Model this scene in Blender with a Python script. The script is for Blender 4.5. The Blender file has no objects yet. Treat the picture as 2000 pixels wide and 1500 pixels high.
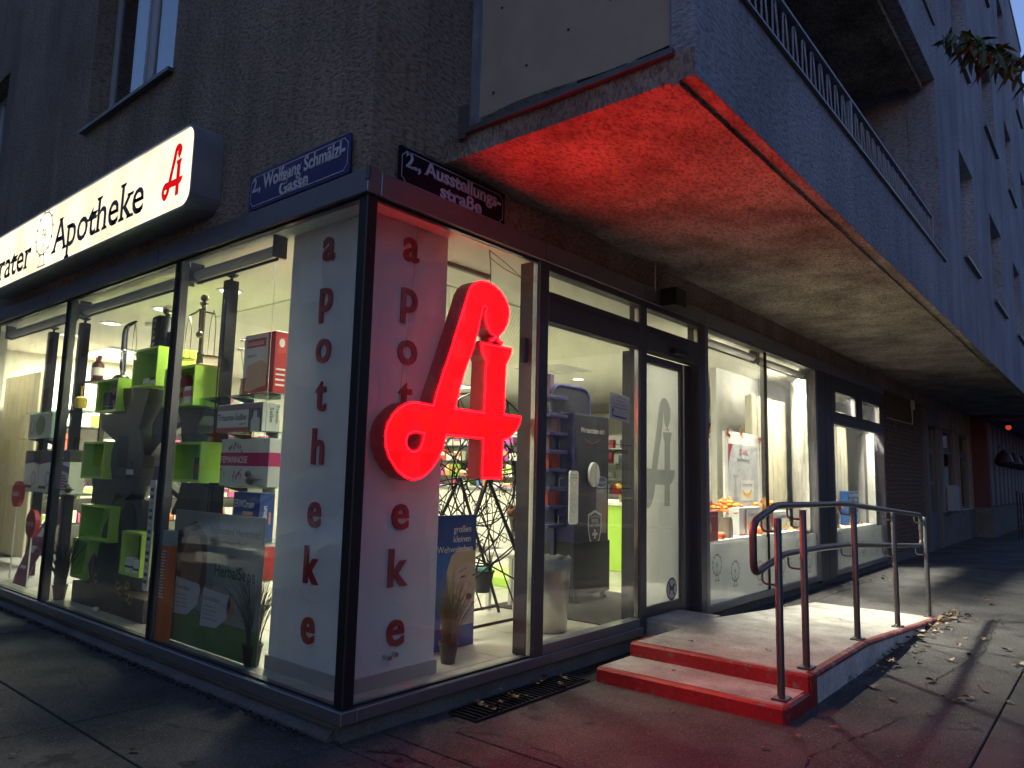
import bpy, math, random
from mathutils import Matrix, Vector
R_ = math.radians
rnd = random.Random(7)
SC = bpy.context.scene
COL = SC.collection

# ---------------------------------------------------------------- camera
cam_d = bpy.data.cameras.new('camera'); cam_d.sensor_width = 36.0; cam_d.sensor_fit = 'HORIZONTAL'
cam_d.lens = 25.578; cam_d.clip_start = 0.05; cam_d.clip_end = 2000.0
cam = bpy.data.objects.new('camera', cam_d); COL.objects.link(cam)
ROT = ((0.63874592, 0.1103873, 0.76145801), (-0.7690476, 0.06090233, 0.6362835), (0.02386305, -0.99202094, 0.1237942))
CAM = (-2.3358, -2.9721, 1.3)
mw = Matrix.Identity(4)
for i in range(3):
    mw[i][0] = ROT[i][0]; mw[i][1] = -ROT[i][1]; mw[i][2] = -ROT[i][2]; mw[i][3] = CAM[i]
cam.matrix_world = mw
SC.camera = cam

# ---------------------------------------------------------------- world, sun, exposure
EXPO = 4.5                     # the photograph is exposed for dusk
K = 2.0**-EXPO                 # lamp and lightbox levels are given for exposure 0
SUN_EL, SUN_ROT = R_(-1.0), R_(270)
world = bpy.data.worlds.new('World'); SC.world = world; world.use_nodes = True
wn = world.node_tree; wn.nodes.clear()
sky = wn.nodes.new('ShaderNodeTexSky'); sky.sky_type = 'NISHITA'; sky.sun_disc = False
sky.sun_elevation = SUN_EL; sky.sun_rotation = SUN_ROT; sky.air_density = 1.0; sky.dust_density = 0.3; sky.ozone_density = 2.5
hs = wn.nodes.new('ShaderNodeHueSaturation'); hs.inputs['Saturation'].default_value = 1.0; hs.inputs['Value'].default_value = 1.0
bg = wn.nodes.new('ShaderNodeBackground'); bg.inputs['Strength'].default_value = 0.095
wo = wn.nodes.new('ShaderNodeOutputWorld')
wn.links.new(sky.outputs[0], hs.inputs['Color']); wn.links.new(hs.outputs[0], bg.inputs['Color']); wn.links.new(bg.outputs[0], wo.inputs[0])
sun_d = bpy.data.lights.new('sun', 'SUN'); sun_d.energy = 0.002; sun_d.angle = R_(12); sun_d.color = (1.0, 0.86, 0.74)
sun = bpy.data.objects.new('sun', sun_d); COL.objects.link(sun)
sun.rotation_euler = (math.pi/2 - SUN_EL, 0, math.pi - SUN_ROT); sun.location = (0, -20, 30)
SC.view_settings.view_transform = 'Standard'; SC.view_settings.look = 'None'
SC.view_settings.exposure = EXPO; SC.view_settings.gamma = 1.0; SC.view_settings.use_curve_mapping = False
SC.render.engine = 'CYCLES'
cy = SC.cycles
cy.use_denoising = True
try: cy.denoiser = 'OPENIMAGEDENOISE'
except Exception: pass
cy.max_bounces = 6; cy.diffuse_bounces = 3; cy.glossy_bounces = 2; cy.transmission_bounces = 3; cy.transparent_max_bounces = 20
cy.caustics_reflective = True   # red light thrown back by the panes; cy.caustics_refractive = False
cy.sample_clamp_indirect = 3.0; cy.use_light_tree = True
cy.use_adaptive_sampling = True; cy.adaptive_threshold = 0.03

# ---------------------------------------------------------------- helpers
class MB:
    """collects geometry for ONE mesh object"""
    def __init__(s): s.v = []; s.f = []; s.sm = False
    def add(s, vs, fs):
        b = len(s.v); s.v += [tuple(p) for p in vs]; s.f += [tuple(i + b for i in f) for f in fs]; return s
    def box(s, x0, x1, y0, y1, z0, z1):
        return s.add([(x0,y0,z0),(x1,y0,z0),(x1,y1,z0),(x0,y1,z0),(x0,y0,z1),(x1,y0,z1),(x1,y1,z1),(x0,y1,z1)],
                     [(3,2,1,0),(4,5,6,7),(0,1,5,4),(1,2,6,5),(2,3,7,6),(3,0,4,7)])
    def bbox(s, x0, x1, y0, y1, z0, z1, b=.004):
        """box with chamfered edges"""
        P = []; 
        for (sx, X) in ((-1,x0),(1,x1)):
            for (sy, Y) in ((-1,y0),(1,y1)):
                for (sz, Z) in ((-1,z0),(1,z1)):
                    P += [(X, Y-sy*b, Z-sz*b), (X-sx*b, Y, Z-sz*b), (X-sx*b, Y-sy*b, Z)]
        def I(i,j,k,a): return ((i*2+j)*2+k)*3+a
        F = []
        F += [(I(0,0,0,0),I(0,0,1,0),I(0,1,1,0),I(0,1,0,0)), (I(1,0,0,0),I(1,1,0,0),I(1,1,1,0),I(1,0,1,0))]
        F += [(I(0,0,0,1),I(1,0,0,1),I(1,0,1,1),I(0,0,1,1)), (I(0,1,0,1),I(0,1,1,1),I(1,1,1,1),I(1,1,0,1))]
        F += [(I(0,0,0,2),I(0,1,0,2),I(1,1,0,2),I(1,0,0,2)), (I(0,0,1,2),I(1,0,1,2),I(1,1,1,2),I(0,1,1,2))]
        for k in (0,1):
            F += [(I(0,0,k,1),I(0,0,k,2),I(1,0,k,2),I(1,0,k,1)), (I(0,1,k,1),I(1,1,k,1),I(1,1,k,2),I(0,1,k,2))]
            F += [(I(0,0,k,0),I(0,1,k,0),I(0,1,k,2),I(0,0,k,2)), (I(1,0,k,0),I(1,0,k,2),I(1,1,k,2),I(1,1,k,0))]
        for i in (0,1):
            for j in (0,1): F.append((I(i,j,0,0),I(i,j,0,1),I(i,j,1,1),I(i,j,1,0)))
        for i in (0,1):
            for j in (0,1):
                for k in (0,1): F.append((I(i,j,k,0),I(i,j,k,1),I(i,j,k,2)))
        return s.add(P, F)
    def tube(s, path, r, n=8, caps=True, closed=False):
        path = [Vector(p) for p in path]; m = len(path)
        rr = r if isinstance(r, (list, tuple)) else [r]*m
        rings = []; up = None
        for i, p in enumerate(path):
            if closed: t = path[(i+1) % m] - path[i-1]
            else: t = path[min(i+1, m-1)] - path[max(i-1, 0)]
            t.normalize()
            if up is None:
                up = Vector((0,0,1)) if abs(t.z) < .9 else Vector((1,0,0))
            a = t.cross(up)
            if a.length < 1e-6: a = t.orthogonal()
            a.normalize(); b = t.cross(a).normalized(); up = -b if False else (a.cross(t)).normalized()
            rings.append([p + (a*math.cos(2*math.pi*k/n) + b*math.sin(2*math.pi*k/n))*rr[i] for k in range(n)])
        vs = [q for ring in rings for q in ring]; fs = []
        for i in range(m if closed else m-1):
            j = (i+1) % m
            for k in range(n):
                fs.append((i*n+k, i*n+(k+1) % n, j*n+(k+1) % n, j*n+k))
        if caps and not closed: fs += [tuple(range(n))[::-1], tuple((m-1)*n+k for k in range(n))]
        s.sm = True
        return s.add(vs, fs)
    def lathe(s, prof, c=(0,0,0), n=16, caps=True):
        vs = []; fs = []; m = len(prof)
        for r, z in prof:
            for k in range(n): vs.append((c[0]+r*math.cos(2*math.pi*k/n), c[1]+r*math.sin(2*math.pi*k/n), c[2]+z))
        for i in range(m-1):
            for k in range(n): fs.append((i*n+k, i*n+(k+1) % n, (i+1)*n+(k+1) % n, (i+1)*n+k))
        if caps: fs += [tuple(range(n))[::-1], tuple((m-1)*n+k for k in range(n))]
        s.sm = True
        return s.add(vs, fs)
    def prism(s, poly, fn, d0, d1):
        """poly: 2-D points; fn(a,b,d) -> 3-D; extruded from d0 to d1"""
        n = len(poly)
        vs = [fn(a, b, d0) for a, b in poly] + [fn(a, b, d1) for a, b in poly]
        return s.add(vs, [tuple(range(n)), tuple(range(2*n-1, n-1, -1))] + [(i, i+n, (i+1) % n+n, (i+1) % n) for i in range(n)])
    def ball(s, c, r, n=10, m=6, sc=(1,1,1)):
        prof = [(max(1e-4, math.sin(math.pi*i/m)), -math.cos(math.pi*i/m)) for i in range(m+1)]
        b = len(s.v); s.lathe(prof, (0,0,0), n)
        for i in range(b, len(s.v)):
            v = s.v[i]; s.v[i] = (c[0]+v[0]*r*sc[0], c[1]+v[1]*r*sc[1], c[2]+v[2]*r*sc[2])
        return s
    def xf(s, M, start=0):
        for i in range(start, len(s.v)): s.v[i] = tuple(M @ Vector(s.v[i]))
        return s
    def mesh(s, name):
        me = bpy.data.meshes.new(name); me.from_pydata(s.v, [], s.f); me.validate(); me.update()
        return me

def fix_normals(me):
    import bmesh
    bm = bmesh.new(); bm.from_mesh(me); bmesh.ops.recalc_face_normals(bm, faces=bm.faces); bm.to_mesh(me); bm.free()

def tag(o, label=None, cat=None, group=None, kind=None):
    if label: o['label'] = label
    if cat: o['category'] = cat
    if group: o['group'] = group
    if kind: o['kind'] = kind
    return o

def mk(name, mb, mat, parent=None, label=None, cat=None, group=None, kind=None, smooth=None, fixn=True):
    me = mb if isinstance(mb, bpy.types.Mesh) else mb.mesh(name)
    if fixn and not isinstance(mb, bpy.types.Mesh): fix_normals(me)
    mats = mat if isinstance(mat, (list, tuple)) else [mat]
    if not me.materials:
        for q in mats: me.materials.append(q)
    sm = (mb.sm if isinstance(mb, MB) else False) if smooth is None else smooth
    if sm:
        me.polygons.foreach_set('use_smooth', [True]*len(me.polygons))
        try: me.set_sharp_from_angle(angle=R_(38))
        except Exception: pass
    o = bpy.data.objects.new(name, me); COL.objects.link(o)
    if parent is not None: o.parent = parent
    return tag(o, label, cat, group, kind)

def thing(name, label, cat, loc=(0,0,0), rz=0, group=None, kind=None):
    o = bpy.data.objects.new(name, None); COL.objects.link(o); o.empty_display_size = .1
    o.location = loc; o.rotation_euler = (0, 0, rz)
    return tag(o, label, cat, group, kind)

def part(name, parent=None, label=None):
    o = bpy.data.objects.new(name, None); COL.objects.link(o); o.empty_display_size = .05
    if parent is not None: o.parent = parent
    if label: o['label'] = label
    return o

def copy_tree(o, parent=None, label=None):
    c = o.copy(); COL.objects.link(c); c.parent = parent
    for ch in list(o.children): copy_tree(ch, c)
    if label: c['label'] = label
    return c

# ---------------------------------------------------------------- materials
MATS = {}
def _new(name):
    m = bpy.data.materials.new(name); m.use_nodes = True; m.node_tree.nodes.clear(); MATS[name] = m
    nt = m.node_tree; out = nt.nodes.new('ShaderNodeOutputMaterial'); return m, nt, out
def flat(name, col, rough=.5, metal=0.0, spec=.5, noise=0.0, nscale=30., bump=0.0, bscale=80., emit=None, coat=0.0):
    """principled material with slight procedural mottling and relief"""
    if name in MATS: return MATS[name]
    m, nt, out = _new(name); b = nt.nodes.new('ShaderNodeBsdfPrincipled')
    b.inputs['Base Color'].default_value = (*col, 1); b.inputs['Roughness'].default_value = rough; b.inputs['Metallic'].default_value = metal
    b.inputs['Specular IOR Level'].default_value = spec
    if coat: b.inputs['Coat Weight'].default_value = coat
    tc = nt.nodes.new('ShaderNodeTexCoord')
    if noise:
        n = nt.nodes.new('ShaderNodeTexNoise'); n.inputs['Scale'].default_value = nscale; n.inputs['Detail'].default_value = 6
        nt.links.new(tc.outputs['Object'], n.inputs['Vector'])
        mr = nt.nodes.new('ShaderNodeMapRange'); mr.inputs[1].default_value = .3; mr.inputs[2].default_value = .7
        mr.inputs[3].default_value = 1-noise; mr.inputs[4].default_value = 1+noise; nt.links.new(n.outputs['Fac'], mr.inputs[0])
        mx = nt.nodes.new('ShaderNodeVectorMath'); mx.operation = 'SCALE'; mx.inputs[0].default_value = col
        nt.links.new(mr.outputs[0], mx.inputs['Scale']); nt.links.new(mx.outputs[0], b.inputs['Base Color'])
    if bump:
        n2 = nt.nodes.new('ShaderNodeTexNoise'); n2.inputs['Scale'].default_value = bscale; n2.inputs['Detail'].default_value = 5
        nt.links.new(tc.outputs['Object'], n2.inputs['Vector'])
        bp = nt.nodes.new('ShaderNodeBump'); bp.inputs['Strength'].default_value = bump; bp.inputs['Distance'].default_value = .01
        nt.links.new(n2.outputs['Fac'], bp.inputs['Height']); nt.links.new(bp.outputs[0], b.inputs['Normal'])
    if emit:
        b.inputs['Emission Color'].default_value = (*emit[0], 1); b.inputs['Emission Strength'].default_value = emit[1]
    nt.links.new(b.outputs[0], out.inputs[0]); return m

def emis(name, col, strength, sample=True):
    if name in MATS: return MATS[name]
    m, nt, out = _new(name); e = nt.nodes.new('ShaderNodeEmission'); e.inputs[0].default_value = (*col, 1); e.inputs[1].default_value = strength*K
    if not sample: m.cycles.emission_sampling = 'NONE'
    nt.links.new(e.outputs[0], out.inputs[0]); return m

def layered(name, c1, c2, rough, s1, s2, bump, stretch=(1,1,1), speck=None, wear=None, spec=.4, bdist=.012, contrast=(.35,.65), grain=(.72,1.22), gfrom=(.3,.7), streak=0.0):
    """two-colour mottled surface: big stains (s1), fine grain (s2) with relief, stretched along an axis"""
    if name in MATS: return MATS[name]
    m, nt, out = _new(name); L = nt.links.new
    b = nt.nodes.new('ShaderNodeBsdfPrincipled'); b.inputs['Roughness'].default_value = rough; b.inputs['Specular IOR Level'].default_value = spec
    tc = nt.nodes.new('ShaderNodeTexCoord'); mp = nt.nodes.new('ShaderNodeMapping'); mp.inputs['Scale'].default_value = stretch
    L(tc.outputs['Object'], mp.inputs['Vector'])
    a = nt.nodes.new('ShaderNodeTexNoise'); a.inputs['Scale'].default_value = s1; a.inputs['Detail'].default_value = 7; a.inputs['Roughness'].default_value = .6
    L(tc.outputs['Object'], a.inputs['Vector'])
    g = nt.nodes.new('ShaderNodeTexNoise'); g.inputs['Scale'].default_value = s2; g.inputs['Detail'].default_value = 5; g.inputs['Roughness'].default_value = .65
    L(mp.outputs[0], g.inputs['Vector'])
    r = nt.nodes.new('ShaderNodeMapRange'); r.inputs[1].default_value = contrast[0]; r.inputs[2].default_value = contrast[1]; L(a.outputs['Fac'], r.inputs[0])
    mx = nt.nodes.new('ShaderNodeMix'); mx.data_type = 'RGBA'; mx.inputs[6].default_value = (*c1, 1); mx.inputs[7].default_value = (*c2, 1); L(r.outputs[0], mx.inputs[0])
    r2 = nt.nodes.new('ShaderNodeMapRange'); r2.inputs[1].default_value = gfrom[0]; r2.inputs[2].default_value = gfrom[1]; r2.inputs[3].default_value = grain[0]; r2.inputs[4].default_value = grain[1]; L(g.outputs['Fac'], r2.inputs[0])
    sc = nt.nodes.new('ShaderNodeVectorMath'); sc.operation = 'SCALE'; L(mx.outputs[2], sc.inputs[0]); L(r2.outputs[0], sc.inputs['Scale'])
    colout = sc.outputs[0]
    if streak:   # rain streaks and soot
        m3 = nt.nodes.new('ShaderNodeMapping'); m3.inputs['Scale'].default_value = (2.6,2.6,.22); L(tc.outputs['Object'], m3.inputs['Vector'])
        n3 = nt.nodes.new('ShaderNodeTexNoise'); n3.inputs['Scale'].default_value = 1.3; n3.inputs['Detail'].default_value = 6; L(m3.outputs[0], n3.inputs['Vector'])
        r3 = nt.nodes.new('ShaderNodeMapRange'); r3.inputs[1].default_value = .38; r3.inputs[2].default_value = .62; r3.inputs[3].default_value = 1-streak; r3.inputs[4].default_value = 1+streak*.5; L(n3.outputs['Fac'], r3.inputs[0])
        s3 = nt.nodes.new('ShaderNodeVectorMath'); s3.operation = 'SCALE'; L(colout, s3.inputs[0]); L(r3.outputs[0], s3.inputs['Scale']); colout = s3.outputs[0]
    if speck:  # light/dark stone specks
        vo = nt.nodes.new('ShaderNodeTexVoronoi'); vo.inputs['Scale'].default_value = speck[0]; L(tc.outputs['Object'], vo.inputs['Vector'])
        wn_ = nt.nodes.new('ShaderNodeTexWhiteNoise'); L(vo.outputs['Position'], wn_.inputs['Vector'])
        cp = nt.nodes.new('ShaderNodeMath'); cp.operation = 'GREATER_THAN'; cp.inputs[1].default_value = speck[1]; L(wn_.outputs['Value'], cp.inputs[0])
        ms = nt.nodes.new('ShaderNodeMix'); ms.data_type = 'RGBA'; ms.inputs[7].default_value = (*speck[2], 1); L(colout, ms.inputs[6]); L(cp.outputs[0], ms.inputs[0]); colout = ms.outputs[2]
    if wear:   # patches where another colour shows: (scale, threshold, colour)
        w = nt.nodes.new('ShaderNodeTexNoise'); w.inputs['Scale'].default_value = wear[0]; w.inputs['Detail'].default_value = 8; w.inputs['Roughness'].default_value = .7; L(tc.outputs['Object'], w.inputs['Vector'])
        wr = nt.nodes.new('ShaderNodeMapRange'); wr.inputs[1].default_value = wear[1]; wr.inputs[2].default_value = wear[1]+.03; L(w.outputs['Fac'], wr.inputs[0])
        mw_ = nt.nodes.new('ShaderNodeMix'); mw_.data_type = 'RGBA'; mw_.inputs[7].default_value = (*wear[2], 1); L(colout, mw_.inputs[6]); L(wr.outputs[0], mw_.inputs[0]); colout = mw_.outputs[2]
    L(colout, b.inputs['Base Color'])
    bp = nt.nodes.new('ShaderNodeBump'); bp.inputs['Strength'].default_value = bump; bp.inputs['Distance'].default_value = bdist
    L(g.outputs['Fac'], bp.inputs['Height']); L(bp.outputs[0], b.inputs['Normal']); L(b.outputs[0], out.inputs[0]); return m

def glassmat(name, tint, f0=.04, rough=0.0, dirt=0.0):
    """clear pane: straight-through transmission, mirror reflection rising at grazing angles"""
    if name in MATS: return MATS[name]
    m, nt, out = _new(name); L = nt.links.new
    t = nt.nodes.new('ShaderNodeBsdfTransparent'); t.inputs[0].default_value = (*tint, 1)
    g = nt.nodes.new('ShaderNodeBsdfGlossy'); g.inputs['Roughness'].default_value = rough
    lw = nt.nodes.new('ShaderNodeLayerWeight'); lw.inputs['Blend'].default_value = .5
    pw = nt.nodes.new('ShaderNodeMath'); pw.operation = 'POWER'; pw.inputs[1].default_value = 5; L(lw.outputs['Facing'], pw.inputs[0])
    ma = nt.nodes.new('ShaderNodeMath'); ma.operation = 'MULTIPLY_ADD'; ma.inputs[1].default_value = .9; ma.inputs[2].default_value = f0; L(pw.outputs[0], ma.inputs[0])
    mx = nt.nodes.new('ShaderNodeMixShader'); L(ma.outputs[0], mx.inputs[0]); L(t.outputs[0], mx.inputs[1]); L(g.outputs[0], mx.inputs[2])
    last = mx.outputs[0]
    if dirt:
        n = nt.nodes.new('ShaderNodeTexNoise'); n.inputs['Scale'].default_value = 3.; n.inputs['Detail'].default_value = 8
        tc = nt.nodes.new('ShaderNodeTexCoord'); L(tc.outputs['Object'], n.inputs['Vector'])
        mr = nt.nodes.new('ShaderNodeMapRange'); mr.inputs[1].default_value = .45; mr.inputs[2].default_value = .8; mr.inputs[3].default_value = 0.; mr.inputs[4].default_value = dirt; L(n.outputs['Fac'], mr.inputs[0])
        df = nt.nodes.new('ShaderNodeBsdfDiffuse'); df.inputs[0].default_value = (.6,.6,.6,1)
        m2 = nt.nodes.new('ShaderNodeMixShader'); L(mr.outputs[0], m2.inputs[0]); L(last, m2.inputs[1]); L(df.outputs[0], m2.inputs[2]); last = m2.outputs[0]
    L(last, out.inputs[0]); return m

def frosted(name, col, trans=.5):
    if name in MATS: return MATS[name]
    m, nt, out = _new(name); L = nt.links.new
    d = nt.nodes.new('ShaderNodeBsdfDiffuse'); d.inputs[0].default_value = (*col, 1)
    t = nt.nodes.new('ShaderNodeBsdfTranslucent'); t.inputs[0].default_value = (*col, 1)
    mx = nt.nodes.new('ShaderNodeMixShader'); mx.inputs[0].default_value = trans
    g = nt.nodes.new('ShaderNodeBsdfGlossy'); g.inputs['Roughness'].default_value = .25
    m2 = nt.nodes.new('ShaderNodeMixShader'); m2.inputs[0].default_value = .06
    L(d.outputs[0], mx.inputs[1]); L(t.outputs[0], mx.inputs[2]); L(mx.outputs[0], m2.inputs[1]); L(g.outputs[0], m2.inputs[2]); L(m2.outputs[0], out.inputs[0]); return m

# surfaces
STUCCO = layered('stucco', (.37,.28,.215), (.52,.40,.31), .9, 1.1, 24, 1.0, (1.0,1.0,2.4), bdist=.07, grain=(.48,1.16), gfrom=(.36,.54), streak=.16)  # warmth of street lamp light is put into this plaster colour
STUCCO_R = layered('stucco_bay_skylit', (.30,.315,.37), (.42,.44,.50), .9, .9, 20, 1.0, (1.0,1.0,2.4), bdist=.045, grain=(.62,1.14), gfrom=(.36,.55), streak=.14)  # bluer, brighter skylight is put into the bay's plaster colour
SOFFIT = layered('soffit_plaster', (.25,.20,.165), (.55,.47,.40), .92, 1.9, 30, 1.0, (1.0,2.0,1.0), bdist=.05, grain=(.45,1.2), gfrom=(.36,.56), contrast=(.36,.62), wear=(3.2,.63,(.20,.16,.13)))
ASPHALT = layered('asphalt', (.04,.037,.036), (.085,.078,.074), .85, 1.1, 120, .6, speck=(260., .94, (.13,.125,.12)), bdist=.006)
PAVE = layered('pavement', (.030,.028,.027), (.080,.073,.069), .85, 1.6, 90, .5, speck=(200., .95, (.15,.14,.13)), bdist=.014, grain=(.5,1.45), gfrom=(.34,.66), wear=(1.3,.60,(.022,.021,.021)))
PAVE2 = layered('pavement_dark', (.028,.027,.027), (.082,.075,.071), .83, 2.1, 90, .5, speck=(200., .95, (.14,.135,.13)), bdist=.014, grain=(.5,1.45), gfrom=(.34,.66), wear=(1.1,.58,(.024,.023,.023)))
SOIL = layered('joint_dirt', (.012,.011,.01), (.03,.027,.022), .95, 4, 60, .6)
CONC = layered('ramp_concrete', (.24,.22,.20), (.46,.43,.39), .85, 2.6, 60, .5, bdist=.006, streak=.0, wear=(5.,.66,(.16,.14,.12)))
CONC_SIDE = layered('kerb_concrete', (.38,.37,.365), (.55,.54,.53), .88, 3.0, 50, .5, bdist=.006)
REDP2 = layered('red_paint_worn', (.13,.018,.018), (.20,.022,.022), .6, 4, 40, .35, wear=(10., .56, (.19,.16,.15)), bdist=.004)
REDP = layered('red_paint', (.20,.012,.014), (.30,.018,.02), .5, 3, 40, .35, wear=(12., .585, (.15,.115,.105)), bdist=.004)
PLINTH = layered('plinth', (.10,.095,.09), (.16,.15,.145), .9, 2.5, 50, .6, bdist=.01)
BRICKM = layered('brick', (.11,.065,.045), (.19,.115,.075), .9, 12, 60, .6, bdist=.006)
MORTAR = layered('mortar', (.12,.11,.10), (.18,.17,.155), .95, 6, 60, .5)
ALU = flat('frame_metal', (.20,.195,.21), .42, .65, noise=.05, nscale=14.)
ALU_D = flat('frame_metal_dark', (.075,.07,.08), .45, .5, noise=.05, nscale=14.)
BLACK = flat('black_rubber', (.006,.006,.007), .5)
BLKMET = flat('black_metal', (.015,.015,.018), .38, .5, noise=.1)
STEEL = flat('stainless', (.55,.54,.52), .28, 1.0, noise=.05, nscale=9.)
CHROME = flat('chrome', (.6,.58,.55), .18, 1.0)
RAILM = flat('rail_steel', (.10,.095,.095), .36, .55, noise=.10, nscale=20.)
RAILB = flat('balcony_paint', (.22,.235,.28), .55, .2, noise=.25, nscale=9.)
GLASS = glassmat('shop_glass', (.94,.96,.95), .065, dirt=.07)
GLASS_W = glassmat('window_glass', (.50,.53,.58), .30)
SHELFG = glassmat('shelf_glass', (.72,.9,.86), .08)
FROST = frosted('frosted_film', (.80,.80,.78), .5)
FILMW = frosted('white_film', (.82,.83,.80), .45)
WALLW = flat('shop_wall', (.72,.70,.60), .85, noise=.03, nscale=4.)
CEIL = flat('shop_ceiling', (.80,.78,.68), .9, noise=.015, nscale=3.)
COLW = flat('column_white', (.74,.75,.74), .6, noise=.02, nscale=5.)
SKIRT = flat('skirting', (.36,.34,.33), .5, noise=.05)
TILEM = flat('floor_tile', (.46,.44,.39), .3, noise=.1, nscale=5.)
GREEN = flat('lime_lacquer', (.46,.74,.10), .35, noise=.04, nscale=8.)
DTREE = flat('dark_board', (.065,.062,.058), .30, noise=.12, nscale=10.)
WHITE = flat('white_print', (.82,.81,.78), .55)
BEIGE = flat('radiator_beige', (.78,.72,.54), .45, noise=.03)
GREYP = flat('grey_panel', (.20,.20,.20), .6, noise=.05)
LETTERR = flat('letter_red', (.36,.012,.015), .4)
BROWNP = flat('brown_board', (.06,.045,.038), .6, noise=.2, nscale=12.)
def colr(r, g, b, rough=.5): return flat('c_%03d_%03d_%03d' % (int(r*255), int(g*255), int(b*255)), (r,g,b), rough, noise=.04, nscale=18.)

# ---------------------------------------------------------------- lettering and flat print
_td = bpy.data.curves.new('txt', 'FONT'); _to = bpy.data.objects.new('txt', _td)
def text2d(s, h, bold=0.0, xs=1.0, serif=0.0, align='LEFT', width=None, spacing=1.0, depth=0.0):
    """mesh of a line of text in the XY plane, cap height about h"""
    _td.body = s; _td.size = h*1.42; _td.offset = bold*h; _td.align_x = 'LEFT'; _td.space_character = spacing; _td.extrude = 0; _td.resolution_u = 3
    _td.fill_mode = 'FRONT'
    COL.objects.link(_to); dg = bpy.context.evaluated_depsgraph_get(); dg.update()
    me = bpy.data.meshes.new_from_object(_to.evaluated_get(dg)); COL.objects.unlink(_to)
    V = [tuple(v.co[:2]) for v in me.vertices]; F = [tuple(p.vertices) for p in me.polygons]
    bpy.data.meshes.remove(me)
    if serif and V:
        cnt = {}
        for f in F:
            for a, b in zip(f, f[1:]+f[:1]):
                k = (min(a,b), max(a,b)); cnt[k] = cnt.get(k, 0)+1
        inv = {}
        for (a, b), c in cnt.items():
            if c == 1 and abs(V[a][1]-V[b][1]) < .012*h and .05*h < abs(V[a][0]-V[b][0]) < .34*h:
                x0, x1 = sorted((V[a][0], V[b][0])); y = V[a][1]; t = .085*h
                # interior lies above or below: take the side of the owning face
                for f in F:
                    if a in f and b in f:
                        cyy = sum(V[i][1] for i in f)/len(f); break
                y2 = y + (t if cyy > y else -t)
                n = len(V); e = serif*h
                V += [(x0-e, y), (x1+e, y), (x1+e*.55, y2), (x0-e*.55, y2)]; F.append((n, n+1, n+2, n+3))
    if not V: return [], []
    xs_ = [v[0] for v in V]; w = max(xs_)-min(xs_); x0 = min(xs_)
    k = xs if width is None else width/max(w, 1e-6)
    sh = 0 if align == 'LEFT' else (-w*k/2 if align == 'CENTER' else -w*k)
    return [((x-x0)*k+sh, y) for x, y in V], F
def pr_text(parent, s, o, u, h, mat, name='lettering', v=(0,0,1), off=.002, thick=0.0, **kw):
    """a line of print: o = left baseline point, u = reading direction, v = up"""
    V, F = text2d(s, h, **kw)
    if not V: return None
    u = Vector(u).normalized(); v = Vector(v).normalized(); n = u.cross(v); o = Vector(o)
    mb = MB()
    if thick:
        a = [o + u*x + v*y + n*thick for x, y in V]; b = [o + u*x + v*y for x, y in V]; N = len(V)
        cnt = {}
        for f in F:
            for p, q in zip(f, f[1:]+f[:1]): cnt[(p,q)] = 1
        fs = list(F) + [tuple(i+N for i in f[::-1]) for f in F]
        for (p, q) in cnt:
            if (q, p) not in cnt: fs.append((p, p+N, q+N, q))
        mb.add(a+b, fs)
    else:
        mb.add([o + u*x + v*y + n*off for x, y in V], F)
    return mk(name, mb, mat, parent, fixn=False)
def pr_poly(parent, name, pts, o, u, mat, v=(0,0,1), off=.002):
    u = Vector(u); v = Vector(v); n = u.cross(v); o = Vector(o); mb = MB()
    mb.add([o + u*a + v*b + n*off for a, b in pts], [tuple(range(len(pts)))])
    return mk(name, mb, mat, parent, fixn=False)
def pr_rect(parent, name, o, u, a0, a1, b0, b1, mat, off=.002, **k): return pr_poly(parent, name, [(a0,b0),(a1,b0),(a1,b1),(a0,b1)], o, u, mat, off=off, **k)
def ring2d(cx, cz, rx, rz, w, n=28):
    V = []; F = []
    for k in range(n):
        a = 2*math.pi*k/n; V += [(cx+rx*math.cos(a), cz+rz*math.sin(a)), (cx+(rx-w)*math.cos(a), cz+(rz-w)*math.sin(a))]
    for k in range(n):
        j = (k+1) % n; F.append((2*k, 2*j, 2*j+1, 2*k+1))
    return V, F
def seg2d(p, q, w):
    d = Vector((q[0]-p[0], q[1]-p[1])); d.normalize(); t = Vector((-d.y, d.x))*w/2
    return [(p[0]+t.x,p[1]+t.y),(p[0]-t.x,p[1]-t.y),(q[0]-t.x,q[1]-t.y),(q[0]+t.x,q[1]+t.y)], [(0,1,2,3)]
def pr_shapes(parent, name, shapes, o, u, mat, v=(0,0,1), off=.002):
    u = Vector(u); v = Vector(v); n = u.cross(v); o = Vector(o); mb = MB()
    for V, F in shapes: mb.add([o + u*a + v*b + n*off for a, b in V], F)
    return mk(name, mb, mat, parent, fixn=False)
def ellipse(cx, cy_, rx, ry, n=20, a0=0, a1=360): return [(cx+rx*math.cos(R_(a0+(a1-a0)*k/n)), cy_+ry*math.sin(R_(a0+(a1-a0)*k/n))) for k in range(n)]
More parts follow.
